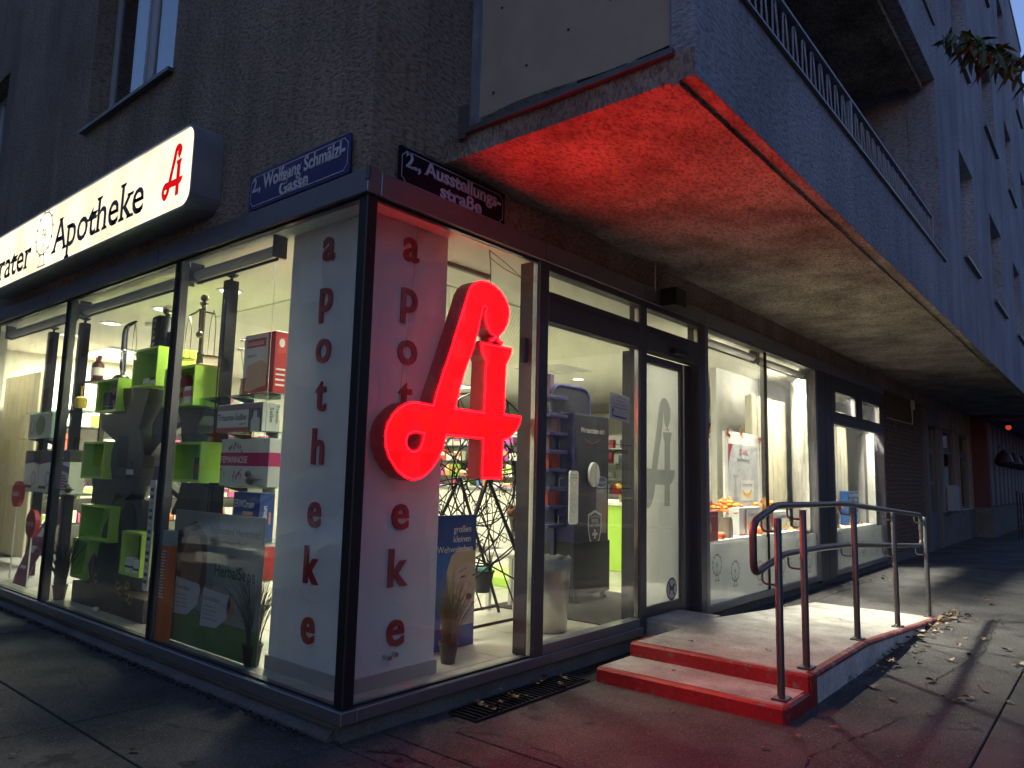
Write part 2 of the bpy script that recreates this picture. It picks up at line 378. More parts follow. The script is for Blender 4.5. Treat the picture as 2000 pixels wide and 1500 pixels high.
def wheel_logo(parent, o, u, h, mat, w=.006):
    """line drawing of a ferris wheel with the letters PA"""
    r = h*.40; sh = []
    sh.append(ring2d(0, h*.60, r, r, w))
    for k in range(12):
        a = 2*math.pi*k/12+.2; c = (r*1.02*math.cos(a), h*.60+r*1.02*math.sin(a)); e = ellipse(c[0], c[1], w*1.5, w*1.5, 6); sh.append((e, [tuple(range(6))]))
    for q in ((-.13*h, 0), (.13*h, 0)): sh.append(seg2d((0, h*.42), q, w*.8))
    sh.append(seg2d((-.2*h, 0), (.2*h, 0), w)); sh.append(seg2d((-.2*h, 0), (-.17*h, .08*h), w*.7)); sh.append(seg2d((.2*h, 0), (.17*h, .08*h), w*.7))
    V, F = text2d('PA', h*.2, xs=.6, serif=.05, align='CENTER'); sh.append(([(x, y+h*.5) for x, y in V], F))
    return pr_shapes(parent, 'wheel_logo', sh, o, u, mat)

APOLY = [(0.549,1.686),(0.568,1.752),(0.672,2.02),(0.78,2.318),(0.806,2.394),(0.833,2.441),(0.876,2.476),(0.928,2.498),(0.989,2.504),(1.061,2.491),(1.118,2.465),(1.169,2.422),(1.199,2.374),(1.205,2.331),(1.195,2.28),(1.16,2.221),(1.106,2.169),(1.118,2.15),(1.155,2.144),(1.136,2.118),(1.095,2.135),(1.08,2.152),(1.059,2.135),(1.025,2.122),(1.02,2.14),(1.047,2.152),(1.064,2.168),(1.03,2.175),(0.994,2.208),(0.97,2.256),(0.963,2.302),(0.981,2.329),(0.969,2.338),(0.954,2.329),(0.912,2.179),(0.879,2.071),(0.8,1.895),(0.769,1.797),(0.733,1.683),(0.982,1.68),(0.987,1.917),(0.988,2.0),(0.956,2.036),(0.943,2.07),(0.937,2.11),(1.238,2.117),(1.235,2.082),(1.216,2.042),(1.185,2.0),(1.183,1.941),(1.179,1.682),(1.347,1.681),(1.342,1.637),(1.3,1.581),(1.236,1.53),(1.172,1.514),(1.169,1.27),(0.981,1.27),(0.982,1.511),(0.666,1.516),(0.643,1.437),(0.607,1.375),(0.552,1.314),(0.491,1.272),(0.424,1.255),(0.357,1.27),(0.296,1.308),(0.241,1.368),(0.209,1.436),(0.202,1.505),(0.216,1.559),(0.25,1.609),(0.295,1.649),(0.346,1.678),(0.4,1.691),(0.468,1.691)]
AHOLE = [(0.484,1.513),(0.416,1.519),(0.374,1.502),(0.361,1.474),(0.368,1.443),(0.391,1.424),(0.421,1.419),(0.451,1.431),(0.471,1.462)]
def tri_holes(poly, hole=None):
    """triangulate a 2-D polygon with one hole"""
    from mathutils.geometry import tessellate_polygon
    loops = [[Vector((a, b, 0)) for a, b in poly]]
    if hole: loops.append([Vector((a, b, 0)) for a, b in hole])
    tris = tessellate_polygon(loops)
    return list(poly)+list(hole or []), [tuple(t) for t in tris]
# ================================================================ ground and pavement
mk('ground', MB().add([(-400,-400,-.13),(400,-400,-.13),(400,400,-.13),(-400,400,-.13)], [(0,1,2,3)]), ASPHALT, kind='structure')
pav = mk('pavement', MB().box(-3.4,60,-4.6,.02,-.13,-.022).box(-2.05,.02,.02,40,-.13,-.022), SOIL, kind='structure')
def slab(x0, x1, y0, y1, mat=PAVE, g=.005, dz=None):
    z = rnd.uniform(-.003, .0) if dz is None else dz
    return mk('slab', MB().bbox(x0+g, x1-g, y0+g, y1-g, -.04, z, .004), mat, pav)
ys = [-4.6, -2.2, 0.0, 1.2, 3.7, 6.2, 8.7, 11.2, 14.5, 20, 40]
for i in range(len(ys)-1):
    if ys[i] < 0: slab(-3.4, -2.05, ys[i], ys[i+1], PAVE2 if i % 2 else PAVE)
    slab(-2.05, -.775, ys[i], ys[i+1], PAVE if i % 2 else PAVE2)
    if ys[i] >= 0: slab(-.775, .02, ys[i], ys[i+1], PAVE)
for y0, y1 in ((-4.6,-2.2), (-2.2, 0.0)):
    slab(-.775, -.03, y0, y1, PAVE2)
    slab(-.03, .23, y0, y1, PAVE)
    slab(.23, .49, y0, y1, PAVE2)
slab(.49, 8.3, -2.35, -.28, PAVE); slab(.49, 1.75, -.28, .02, PAVE2, dz=-.012); slab(3.7, 8.3, -.28, .02, PAVE2, dz=-.004); slab(.49, 8.3, -4.6, -2.35, ASPHALT)
xs_ = [8.3, 9.9, 11.6, 13.4, 15.4, 17.6, 20, 23, 27, 33, 42, 60]
for i in range(len(xs_)-1):
    slab(xs_[i], xs_[i+1], -2.35, .02, PAVE2 if i % 2 else PAVE); slab(xs_[i], xs_[i+1], -4.6, -2.35, ASPHALT)
def crack(pts, w=.004):
    mb = MB(); P = []
    for (a, b), (c, d) in zip(pts, pts[1:]):
        n = max(2, int(math.hypot(c-a, d-b)/.06))
        for k in range(n): t = k/n; P.append((a+(c-a)*t+rnd.uniform(-.012,.012), b+(d-b)*t+rnd.uniform(-.012,.012)))
    P.append(pts[-1])
    for p, q in zip(P, P[1:]):
        V, F = seg2d(p, q, w*rnd.uniform(.5,1.5)); mb.add([(x, y, .0018) for x, y in V], F)
    return mk('crack', mb, SOIL, pav, fixn=False)
crack([(-1.9,1.05),(-1.1,1.2),(-.8,1.12)], .006); crack([(-.77,1.5),(-.5,1.75),(-.36,2.3)]); crack([(-.03,.0),(.1,-.35),(.06,-.9)], .007)
crack([(.49,-.3),(.62,-.5),(.58,-.9)]); crack([(-.6,1.2),(-.4,.7),(-.25,.3)]); crack([(.5,-1.9),(1.4,-1.75),(2.4,-1.95)], .005); crack([(3.2,-1.9),(4.6,-2.05),(6.5,-1.95)], .006)
crack([(6.3,-1.7),(7.4,-1.1),(7.9,-.5)], .006); crack([(6.1,-1.45),(6.9,-1.25),(8.2,-1.3)], .008)

# ================================================================ corner apartment building
bld = thing('apartment_building', 'dark grey rough stucco apartment building on the street corner with a red lit overhang', 'building')
def wall(name, ax, c0, c1, u0, u1, z0, z1, holes, mat, parent):
    """wall slab across axis ax ('x' or 'y') from c0 to c1, running u0..u1, with rectangular openings (ua,ub,za,zb)"""
    us = sorted({u0, u1, *[h[0] for h in holes], *[h[1] for h in holes]}); zs = sorted({z0, z1, *[h[2] for h in holes], *[h[3] for h in holes]})
    us = [u for u in us if u0 <= u <= u1]; zs = [z for z in zs if z0 <= z <= z1]
    def solid(i, j):
        if not (0 <= i < len(us)-1 and 0 <= j < len(zs)-1): return False
        a = (us[i]+us[i+1])/2; b = (zs[j]+zs[j+1])/2
        return not any(h[0] < a < h[1] and h[2] < b < h[3] for h in holes)
    mb = MB(); fn = (lambda u, z, d: (d, u, z)) if ax == 'x' else (lambda u, z, d: (u, d, z))
    for i in range(len(us)-1):
        for j in range(len(zs)-1):
            if not solid(i, j): continue
            a, b, c, d = us[i], us[i+1], zs[j], zs[j+1]
            mb.add([fn(a,c,c0),fn(b,c,c0),fn(b,d,c0),fn(a,d,c0)], [(0,1,2,3)]); mb.add([fn(a,c,c1),fn(b,c,c1),fn(b,d,c1),fn(a,d,c1)], [(3,2,1,0)])
            if not solid(i-1, j): mb.add([fn(a,c,c0),fn(a,d,c0),fn(a,d,c1),fn(a,c,c1)], [(0,1,2,3)])
            if not solid(i+1, j): mb.add([fn(b,c,c0),fn(b,c,c1),fn(b,d,c1),fn(b,d,c0)], [(0,1,2,3)])
            if not solid(i, j-1): mb.add([fn(a,c,c0),fn(a,c,c1),fn(b,c,c1),fn(b,c,c0)], [(0,1,2,3)])
            if not solid(i, j+1): mb.add([fn(a,d,c0),fn(b,d,c0),fn(b,d,c1),fn(a,d,c1)], [(0,1,2,3)])
    return mk(name, mb, mat, parent)
WFR = flat('window_frame_pale', (.42,.43,.45), .5, noise=.04); SILLM = flat('sill_sheet', (.16,.155,.15), .45, .6, noise=.08)
DARKIN = flat('dark_room', (.02,.02,.024), .8); CURT = flat('curtain', (.30,.30,.34), .9, noise=.15, nscale=3.)  # the near-black one stands in for the shade of unlit rooms
def window(parent, ax, face, sgn, ua, ub, za, zb, depth=.17, open_sash=False):
    """recessed window: face = outer wall plane, sgn = direction to the inside"""
    w = part('window', parent)
    fn = (lambda u0,u1,d0,d1,z0,z1: (min(face+sgn*d0,face+sgn*d1), max(face+sgn*d0,face+sgn*d1), u0, u1, z0, z1)) if ax == 'x' else (lambda u0,u1,d0,d1,z0,z1: (u0, u1, min(face+sgn*d0,face+sgn*d1), max(face+sgn*d0,face+sgn*d1), z0, z1))
    f = MB(); t = .07; um = (ua+ub)/2
    for a, b, c, d in ((ua,ua+t,za,zb),(ub-t,ub,za,zb),(ua+t,ub-t,zb-t,zb),(ua+t,ub-t,za,za+t),(um-t*.8,um+t*.8,za+t,zb-t)): f.box(*fn(a,b,depth,depth+.06,c,d))
    for s0, s1 in ((ua+t,um-t*.8),(um+t*.8,ub-t)):
        q = .035
        for a, b, c, d in ((s0,s0+q,za+t,zb-t),(s1-q,s1,za+t,zb-t),(s0+q,s1-q,zb-t-q,zb-t),(s0+q,s1-q,za+t,za+t+q)): f.box(*fn(a,b,depth-.012,depth+.03,c,d))
    mk('frame', f, WFR, w)
    for s0, s1 in ((ua+t,um-t*.8),(um+t*.8,ub-t)): mk('pane', MB().box(*fn(s0+.035,s1-.035,depth+.004,depth+.012,za+t+.035,zb-t-.035)), GLASS_W, w)
    mk('sill', MB().box(*fn(ua-.03,ub+.03,-.05,depth,za-.025,za+.004)), SILLM, w)
    mk('curtain', MB().box(*fn(ua,ub,depth+.2,depth+.22,za,zb)), CURT if rnd.random() < .5 else DARKIN, w)  # about half are not cloth but sheets coloured as unlit room shade
    return w
# --- street side (left) wall
ZF = 2.885
lw = [(2.47,4.16), (6.75,8.45), (11.0,12.7)]; rows = [(4.335,5.85), (7.27,8.78), (10.2,11.7)]
holes = [(a,b,c,d) for a,b in lw for c,d in rows]
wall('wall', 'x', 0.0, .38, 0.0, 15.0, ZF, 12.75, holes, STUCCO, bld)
for a,b in lw:
    for c,d in rows[:2]: window(bld, 'x', 0.0, 1, a, b, c, d)
# --- narrow return wall on the avenue side, and the wall inside the loggias
inn = [(1.9,4.9,3.5,5.6), (1.9,4.9,6.5,8.4)]
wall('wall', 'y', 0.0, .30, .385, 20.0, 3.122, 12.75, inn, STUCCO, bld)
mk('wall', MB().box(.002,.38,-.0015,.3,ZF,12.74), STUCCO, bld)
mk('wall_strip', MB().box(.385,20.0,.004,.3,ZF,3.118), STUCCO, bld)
for a,b,c,d in inn:
    w = part('balcony_door', bld); f = MB(); dy = .1
    for k in range(4):
        x = a+(b-a)*k/3; f.box(x-.05, x+.05, dy, dy+.07, c, d)
    f.box(a-.05,b+.05,dy,dy+.07,d-.08,d); f.box(a-.05,b+.05,dy,dy+.07,c,c+.1); mk('frame', f, WFR, w)
    for k in range(3): mk('pane', MB().box(a+(b-a)*k/3+.05,a+(b-a)*(k+1)/3-.05,dy+.03,dy+.04,c+.1,d-.08), GLASS_W, w)
    mk('curtain', MB().box(a-.1,b+.1,dy+.2,dy+.22,c-.1,d+.1), CURT, w)
# --- overhang slab with soffit and drip edge
XO, YO, ZS = .55, -1.6, 3.12
mk('soffit', MB().box(XO,20.0,YO+.003,-.0015,ZS,ZS+.14), SOFFIT, bld)
mk('drip_edge', MB().box(XO+.002,20.0,YO+.085,YO+.125,ZS-.018,ZS-.0005), SOFFIT, bld)
# --- bay wall with windows, in front of the ground floor
bw = [(8.25,9.45), (11.12,12.62), (14.42,15.6), (17.4,18.5)]; brow = [(4.21,5.66), (7.12,8.58), (10.03,11.46)]
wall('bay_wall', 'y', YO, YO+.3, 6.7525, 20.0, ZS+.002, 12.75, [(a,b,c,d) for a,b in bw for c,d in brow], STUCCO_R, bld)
for a,b in bw:
    for c,d in brow: window(bld, 'y', YO, 1, a, b, c, d, .2)
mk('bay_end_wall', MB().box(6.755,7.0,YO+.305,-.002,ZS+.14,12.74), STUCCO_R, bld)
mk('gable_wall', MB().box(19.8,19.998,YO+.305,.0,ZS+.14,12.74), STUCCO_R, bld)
mk('eaves', MB().box(-.02,20.02,YO-.02,1.2,12.752,12.85).box(-.02,1.2,1.201,15.2,12.752,12.85), SILLM, bld)
# --- balconies (two storeys): parapet, floor, railing of bent rods
def balcony(zp, zt, label, first):
    b = part('balcony', bld, label)
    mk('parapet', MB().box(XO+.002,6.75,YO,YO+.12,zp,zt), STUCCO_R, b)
    if not first: mk('floor_slab', MB().box(XO,6.75,YO+.122,-.002,zp,zp+.14).box(XO+.05,6.7,YO+.125,YO+.25,zp-.1,zp-.002), SOFFIT, b)
    mk('coping', MB().box(XO,6.82,YO-.025,YO+.145,zt+.001,zt+.016), SILLM, b)
    zr = zt+.40; yc = YO+.05
    mk('top_rail', MB().box(XO,6.42,yc-.02,yc+.02,zr,zr+.02), RAILB, b)
    mk('bottom_rail', MB().box(XO,6.42,yc-.014,yc+.014,zt+.02,zt+.034), RAILB, b)
    for xp in (XO+.02, 3.28, 6.40): mk('rail_post', MB().box(xp-.02,xp+.02,yc-.018,yc+.018,zt+.0165,zr), RAILB, b)
    n = 33; st = (6.38-XO-.05)/n; proto = None
    for k in range(n):
        x = XO+.04+k*st
        if proto is None:
            m = MB(); q = .0065; h = .335
            m.tube([(st*.96,0,0),(st*.30,0,.004),(st*.26,0,.02),(st*.26,0,h-.01),(st*.30,0,h),(st*.52,0,h),(st*.55,0,h-.012),(st*.92,0,.012),(st*1.22,0,.004)], q, 5)
            m2 = m.mesh('railing_rod'); fix_normals(m2); proto = m2
        o = mk('railing_rod', proto, RAILB, b, smooth=True, fixn=False); o.location = (x, yc, zt+.03)
    return b
balcony(ZS+.002, 3.78, 'long first floor balcony with bent rod railing over the red soffit', True)
balcony(5.92, 6.62, 'second floor balcony seen from below above the bent rod railing', False)
mk('balcony_edge_sheet', MB().box(XO-.035,XO-.001,-1.5,-.16,3.245,3.275).box(XO-.03,XO-.001,-.19,-.13,3.22,3.42), SILLM, bld)
# privacy cloth on the short side of the balcony
scr = thing('privacy_screen', 'beige cloth privacy screen hung in the short side of the balcony', 'screen', (XO+.03,-.85,3.34))
CLOTH = flat('beige_cloth', (.36,.30,.24), .85, noise=.06, nscale=6., bump=.15, bscale=500.)
c = MB(); nu, nv = 24, 10
vs = []; fs = []
for j in range(nv+1):
    for i in range(nu+1):
        u = i/nu; v = j/nv; y = .61-1.22*u; z = v*1.05 + .015*math.sin(u*6)*(1-v)
        vs.append((.006*math.sin(u*21+v*3)*(.3+v) , y, z))
for j in range(nv):
    for i in range(nu): a = j*(nu+1)+i; fs.append((a,a+1,a+nu+2,a+nu+1))
mk('cloth', c.add(vs, fs), CLOTH, scr, smooth=True)
mk('frame_bar', MB().box(-.02,.02,.615,.665,-.06,1.1), RAILB, scr); mk('frame_bar', MB().box(-.02,.02,-.66,-.615,-.06,1.1), RAILB, scr)
for y, z in ((.5,.12),(.26,.2),(-.02,.3),(-.28,.36),(-.55,.55),(.45,.62),(-.5,.9)): mk('rivet', MB().ball((-.008,y,z), .007, 6, 4), BLKMET, scr)

# ================================================================ shopfront
shop = thing('shopfront', 'glazed corner pharmacy shopfront with grey metal frames and a continuous fascia', 'shopfront')
FB, FT = 2.752, 2.885          # fascia bottom / top
SB, ST = .085, .150            # sill bottom / top
PR = .042                      # how far fascia and sill stand out
mk('fascia', MB().bbox(-PR,.05,-PR,6.6,FB,FT,.004), ALU, shop)
mk('fascia', MB().bbox(.052,10.75,-PR,.05,FB,FT,.004), ALU, shop)
mk('corner_cap', MB().lathe([(.012,0),(.012,.075)], (-PR+.002,-PR+.002,FT-.07), 10), ALU_D, shop)
for y in (2.34, 4.55): mk('fascia_joint', MB().box(-PR-.001,-PR,y-.003,y+.003,FB+.004,FT-.004), BLACK, shop)
for x in (1.5, 2.86, 4.0, 5.75, 7.85): mk('fascia_joint', MB().box(x-.003,x+.003,-PR-.001,-PR,FB+.004,FT-.004), BLACK, shop)
mk('sill', MB().bbox(-PR,.05,-PR,6.6,SB,ST,.005), ALU, shop)
mk('sill', MB().bbox(.052,2.84,-PR,.05,SB,ST,.005), ALU, shop)
mk('plinth', MB().box(.0,.12,.0,6.6,-.03,SB-.001), PLINTH, shop); mk('plinth', MB().box(.121,2.84,.0,.12,-.03,SB-.001), PLINTH, shop)
mk('plinth', MB().box(3.7,10.75,.03,.15,-.03,SB-.001), PLINTH, shop)
mk('footing', MB().prism([(-.05,-.03),(-.05,.012),(-.02,.04),(.0,.045),(.0,-.03)], lambda a,b,d: (a,d,b), .05, 6.6), PLINTH, shop)
mk('corner_post', MB().bbox(-.022,.05,-.022,.05,ST,FB,.006), BLACK, shop)
def pane(ax, u0, u1, z0, z1, mat=GLASS, d=0.0, name='pane'):
    return mk(name, MB().box(*((d-.005,d+.005,u0,u1,z0,z1) if ax == 'x' else (u0,u1,d-.005,d+.005,z0,z1))), mat, shop)
# left (side street) glazing
for u0,u1 in ((.05,2.085),(2.115,4.125),(4.155,6.2)): pane('x', u0, u1, ST, FB)
for y in (2.10, 4.14, 6.215): mk('mullion', MB().box(-.012,-.006,y-.014,y+.014,ST+.002,FB-.001).box(-.0055,.05,y-.012,y+.012,ST+.002,FB-.001), BLACK, shop)
for y in (2.065, 4.105): mk('mullion_inner', MB().box(.008,.06,y-.010,y+.014,ST+.004,FB-.002), ALU, shop)
mk('gasket', MB().box(-.012,-.0055,.05,6.2,FB-.014,FB-.0005), BLACK, shop); mk('gasket', MB().box(-.012,-.0055,.05,6.2,ST+.0005,ST+.010), BLACK, shop)
mk('gasket', MB().box(.05,1.45,-.012,-.0055,FB-.014,FB-.0005), BLACK, shop); mk('gasket', MB().box(.05,1.45,-.012,-.0055,ST+.0005,ST+.012), BLACK, shop)
# right (avenue) glazing: big pane, side light with transom, door
pane('y', .05, 1.45, ST, FB)
mk('frame_post', MB().bbox(1.452,1.555,-.035,.14,ST+.001,FB-.001,.004), ALU_D, shop); mk('glazing_bead', MB().box(1.446,1.452,-.014,.02,ST+.004,FB-.004), CHROME, shop)
mk('frame_rail', MB().bbox(1.556,2.80,-.034,.06,ST+.0005,.215,.004), ALU, shop)
mk('frame_rail', MB().bbox(1.556,2.80,-.034,.06,2.345,2.555,.004), ALU_D, shop)
mk('frame_rail', MB().bbox(1.556,2.80,-.034,.06,2.70,FB-.001,.004), ALU_D, shop)
mk('groove', MB().box(1.56,2.795,-.0355,-.034,2.500,2.506).box(1.56,2.795,-.0355,-.034,2.352,2.358), BLACK, shop)
pane('y', 1.556, 2.80, .216, 2.344); pane('y', 1.556, 2.80, 2.556, 2.699)
mk('frame_post', MB().bbox(2.801,2.90,-.036,.075,.085,FB-.001,.004), ALU_D, shop); mk('glazing_bead', MB().box(2.793,2.8005,-.016,.02,.22,2.34).box(2.793,2.8005,-.016,.02,2.56,2.695), CHROME, shop)
mk('glazing_bead', MB().box(1.5555,1.561,-.016,.02,.22,2.34), CHROME, shop)
mk('frame_post', MB().bbox(3.885,4.0,-.036,.09,.10,FB-.001,.004), ALU_D, shop)
mk('frame_rail', MB().bbox(2.901,3.884,-.034,.06,2.345,2.555,.004), ALU_D, shop); mk('frame_rail', MB().bbox(2.901,3.884,-.034,.06,2.70,FB-.001,.004), ALU_D, shop)
mk('groove', MB().box(2.905,3.88,-.0355,-.034,2.500,2.506), BLACK, shop)
pane('y', 2.901, 3.884, 2.556, 2.699); mk('glazing_bead', MB().box(3.876,3.8845,-.016,.02,2.56,2.695), CHROME, shop)
mk('entry_jamb', MB().box(3.76,3.884,.061,.50,.165,2.34), ALU_D, shop); mk('entry_jamb', MB().box(2.82,2.90,.08,.15,.165,2.34), ALU_D, shop)
# display window frames on the avenue
def disp_frame(x0, x1, zb, zt):
    f = MB(); f.bbox(x0,x0+.07,-.034,.07,zb,zt,.004).bbox(x1-.06,x1,-.034,.07,zb,zt,.004).bbox(x0+.071,x1-.061,-.034,.07,zb,zb+.065,.004).bbox(x0+.071,x1-.061,-.034,.07,zt-.03,zt,.004)
    return mk('window_frame', f, ALU, shop)
disp_frame(4.001, 7.30, .088, FB-.001)
pane('y', 4.072, 5.595, .154, FB-.032); pane('y', 5.615, 7.239, .154, FB-.032)
mk('mullion', MB().box(5.597,5.613,-.014,.03,.154,FB-.032), BLACK, shop); mk('mullion_inner', MB().box(5.575,5.594,.008,.05,.156,FB-.034), CHROME, shop)
mk('pillar_cladding', MB().bbox(7.302,7.90,-.030,.10,.05,FB-.001,.005), ALU_D, shop); mk('pillar_rib', MB().box(7.62,7.64,-.0315,-.030,.06,FB-.005), BLACK, shop)
disp_frame(7.905, 10.70, .088, 2.115); pane('y', 7.976, 10.639, .154, 2.084)
mk('frame_rail', MB().bbox(7.905,10.70,-.036,.07,2.116,2.20,.004), ALU_D, shop); mk('frame_rail', MB().bbox(7.905,10.70,-.034,.07,2.62,FB-.001,.004), ALU_D, shop)
for x0, x1 in ((7.905,8.0),(9.22,9.36),(10.6,10.70)): mk('frame_post', MB().bbox(x0,x1,-.033,.07,2.2005,2.6195,.004), ALU_D, shop)
for x0, x1 in ((8.0,9.22),(9.36,10.6)):
    s = part('fanlight', shop); f = MB(); q = .1
    f.box(x0+.002,x0+q,-.025,.05,2.205,2.615).box(x1-q,x1-.002,-.025,.05,2.205,2.615).box(x0+q,x1-q,-.025,.05,2.54,2.615).box(x0+q,x1-q,-.025,.05,2.205,2.26)
    mk('frame', f, ALU_D, s); mk('pane', MB().box(x0+q,x1-q,.0,.008,2.26,2.54), GLASS, s); mk('bead', MB().box(x1-q-.012,x1-q-.0005,-.018,-.001,2.262,2.538), CHROME, s)
# printed white film on the lower part of the display windows
LOGO = flat('logo_line', (.10,.10,.10), .6)
def film(x0, x1, z0, z1, pts):
    f = mk('window_film', MB().box(x0,x1,.0062,.009,z0,z1), FILMW, shop)
    for x, z, h in pts: wheel_logo(f, (x, .006, z), (1,0,0), h, LOGO, .007)
film(4.073, 5.594, .155, .70, [(4.30,.36,.24),(4.72,.27,.24),(5.36,.22,.24)])
film(5.616, 7.238, .155, .67, [(6.02,.24,.22),(6.60,.40,.22),(6.95,.22,.24)])
film(7.977, 10.638, .155, .65, [(8.20,.42,.22),(8.62,.24,.22),(9.05,.45,.2),(9.35,.24,.22),(9.95,.45,.2),(10.15,.22,.22),(10.52,.44,.2)])
# automatic door leaf with frosted film and cut-out letter
door = part('door', shop, 'frosted glass sliding door with a clear letter symbol')
f = MB(); DX0, DX1, DY = 2.905, 3.70, .065
f.bbox(DX0,DX1,DY-.02,DY+.025,.178,.26,.003).bbox(DX0,DX1,DY-.02,DY+.025,2.27,2.335,.003).bbox(DX0,DX0+.035,DY-.02,DY+.025,.261,2.269,.003).bbox(DX1-.05,DX1,DY-.02,DY+.025,.261,2.269,.003)
mk('door_frame', f, ALU_D, door)
mk('door_glass', MB().box(DX0+.036,DX1-.051,DY-.003,DY+.003,.262,2.268), GLASS, door)
# film with the letter left clear: outer rectangle minus the symbol
ap = [((a-.20)*.52+2.985, (b-1.255)*.76+1.05) for a, b in APOLY]
mb = MB()
def ring_fill(rect, hole):
    from mathutils.geometry import tessellate_polygon
    L = [[Vector((*p, 0)) for p in rect], [Vector((*p, 0)) for p in hole]]; T = tessellate_polygon(L); return list(rect)+list(hole), [tuple(t) for t in T]
V, F = ring_fill([(DX0+.037,.263),(DX1-.052,.263),(DX1-.052,2.267),(DX0+.037,2.267)], ap)
mb.add([(a, DY+.0045, b) for a, b in V], F); mk('frosted_film', mb, FROST, door)
V, F = tri_holes(ap); mk('letter_tint', MB().add([(a, DY+.0055, b) for a, b in V], F), frosted('frost_thin', (.42,.43,.42), .5), door)
# no-dogs sticker
stk = part('no_dogs_sticker', shop); so = (3.50, DY-.004, .36)
pr_poly(stk, 'disc', ellipse(0,0,.095,.095,28), so, (1,0,0), flat('sticker_grey', (.45,.46,.48), .5), off=.001)
pr_shapes(stk, 'ring', [ring2d(0,0,.095,.095,.016)], so, (1,0,0), flat('sticker_dark', (.05,.05,.06), .5), off=.002)
dog = [(-.05,-.045),(-.04,.012),(-.055,.03),(-.05,.04),(-.03,.022),(.02,.024),(.032,.045),(.038,.05),(.04,.042),(.062,.034),(.06,.022),(.042,.018),(.034,-.002),(.03,-.05),(.018,-.05),(.018,-.012),(-.02,-.01),(-.03,-.02),(-.036,-.048)]
pr_poly(stk, 'dog', dog, so, (1,0,0), flat('sticker_black', (.02,.02,.02), .5), off=.003)
pr_shapes(stk, 'bar', [seg2d((-.06,.06),(.06,-.06),.012)], so, (1,0,0), MATS['sticker_dark'], off=.004)
# door sensor and hardware
mk('door_sensor', MB().bbox(3.32,3.56,-.085,-.036,2.37,2.43,.008), BLACK, shop)
# ================================================================ signs
# illuminated lightbox on the side street
LB = thing('lightbox_sign', 'long glowing cream pharmacy lightbox with rounded ends above the side street window', 'sign', (0,3.6,2.99))
def rrect(u0, u1, v0, v1, r, n=6):
    P = []
    for cx, cy_, a in ((u1-r,v0+r,-90),(u1-r,v1-r,0),(u0+r,v1-r,90),(u0+r,v0+r,180)):
        for k in range(n+1): t = R_(a+90*k/n); P.append((cx+r*math.cos(t), cy_+r*math.sin(t)))
    return P
LY0, LY1 = 1.57-3.6, 5.95-3.6; LZ = .585
HOUS = flat('lightbox_housing', (.30,.30,.32), .45, .4, noise=.12, nscale=6.)
fx = lambda a, b, d: (d, a, b)
o_, i_ = rrect(LY0,LY1,0,LZ,.12), rrect(LY0+.018,LY1-.018,.018,LZ-.018,.10)
hb = MB(); n = len(o_)
hb.add([fx(a,b,-.004) for a,b in o_]+[fx(a,b,-.205) for a,b in o_]+[fx(a,b,-.205) for a,b in i_]+[fx(a,b,-.19) for a,b in i_],
       [tuple(range(n))]+[(k,(k+1)%n,(k+1)%n+n,k+n) for k in range(n)]+[(k+n,(k+1)%n+n,(k+1)%n+2*n,k+2*n) for k in range(n)]+[(k+2*n,(k+1)%n+2*n,(k+1)%n+3*n,k+3*n) for k in range(n)])
mk('housing', hb, HOUS, LB)
def lb_mat():
    m, nt, out = _new('lightbox_face'); L = nt.links.new
    tc = nt.nodes.new('ShaderNodeTexCoord'); nz = nt.nodes.new('ShaderNodeTexNoise'); nz.inputs['Scale'].default_value = 2.2; nz.inputs['Detail'].default_value = 1
    L(tc.outputs['Object'], nz.inputs['Vector']); mr = nt.nodes.new('ShaderNodeMapRange'); mr.inputs[1].default_value = .35; mr.inputs[2].default_value = .65; mr.inputs[3].default_value = 1.15*K; mr.inputs[4].default_value = 1.7*K
    L(nz.outputs['Fac'], mr.inputs[0]); e = nt.nodes.new('ShaderNodeEmission'); e.inputs[0].default_value = (1.0,.86,.60,1); L(mr.outputs[0], e.inputs[1]); L(e.outputs[0], out.inputs[0]); return m
mk('face', MB().add([fx(a,b,-.192) for a,b in i_], [tuple(range(n))]), lb_mat(), LB, fixn=False)
SGN = flat('sign_letter', (.10,.075,.075), .5); SGR = emis('sign_red', (.80,.006,.012), .9)
U = (0,-1,0); XF = -.194
# wording reads from far (left) to near (right)
pr_text(LB, 'Prater', (XF, 5.78-3.6, .105), U, .275, SGN, width=1.16, bold=.012, serif=.10)
wheel_logo(LB, (XF, 4.32-3.6, .055), U, .50, flat('sign_line', (.12,.10,.09), .5), .010)
pr_text(LB, 'Apotheke', (XF, 4.10-3.6, .125), U, .295, SGN, width=1.80, bold=.012, serif=.10)
V, F = tri_holes(APOLY, AHOLE); kx, kz = .26, .30
pr_shapes(LB, 'letter_symbol', [([((a-.2)*kx, (b-1.255)*kz) for a,b in V], F)], (XF, 2.02-3.6, .115), U, SGR)
for y in (1.85, 3.05): mk('screw', MB().ball((-.12,y-3.6,-.002), .008, 6, 4), CHROME, LB)
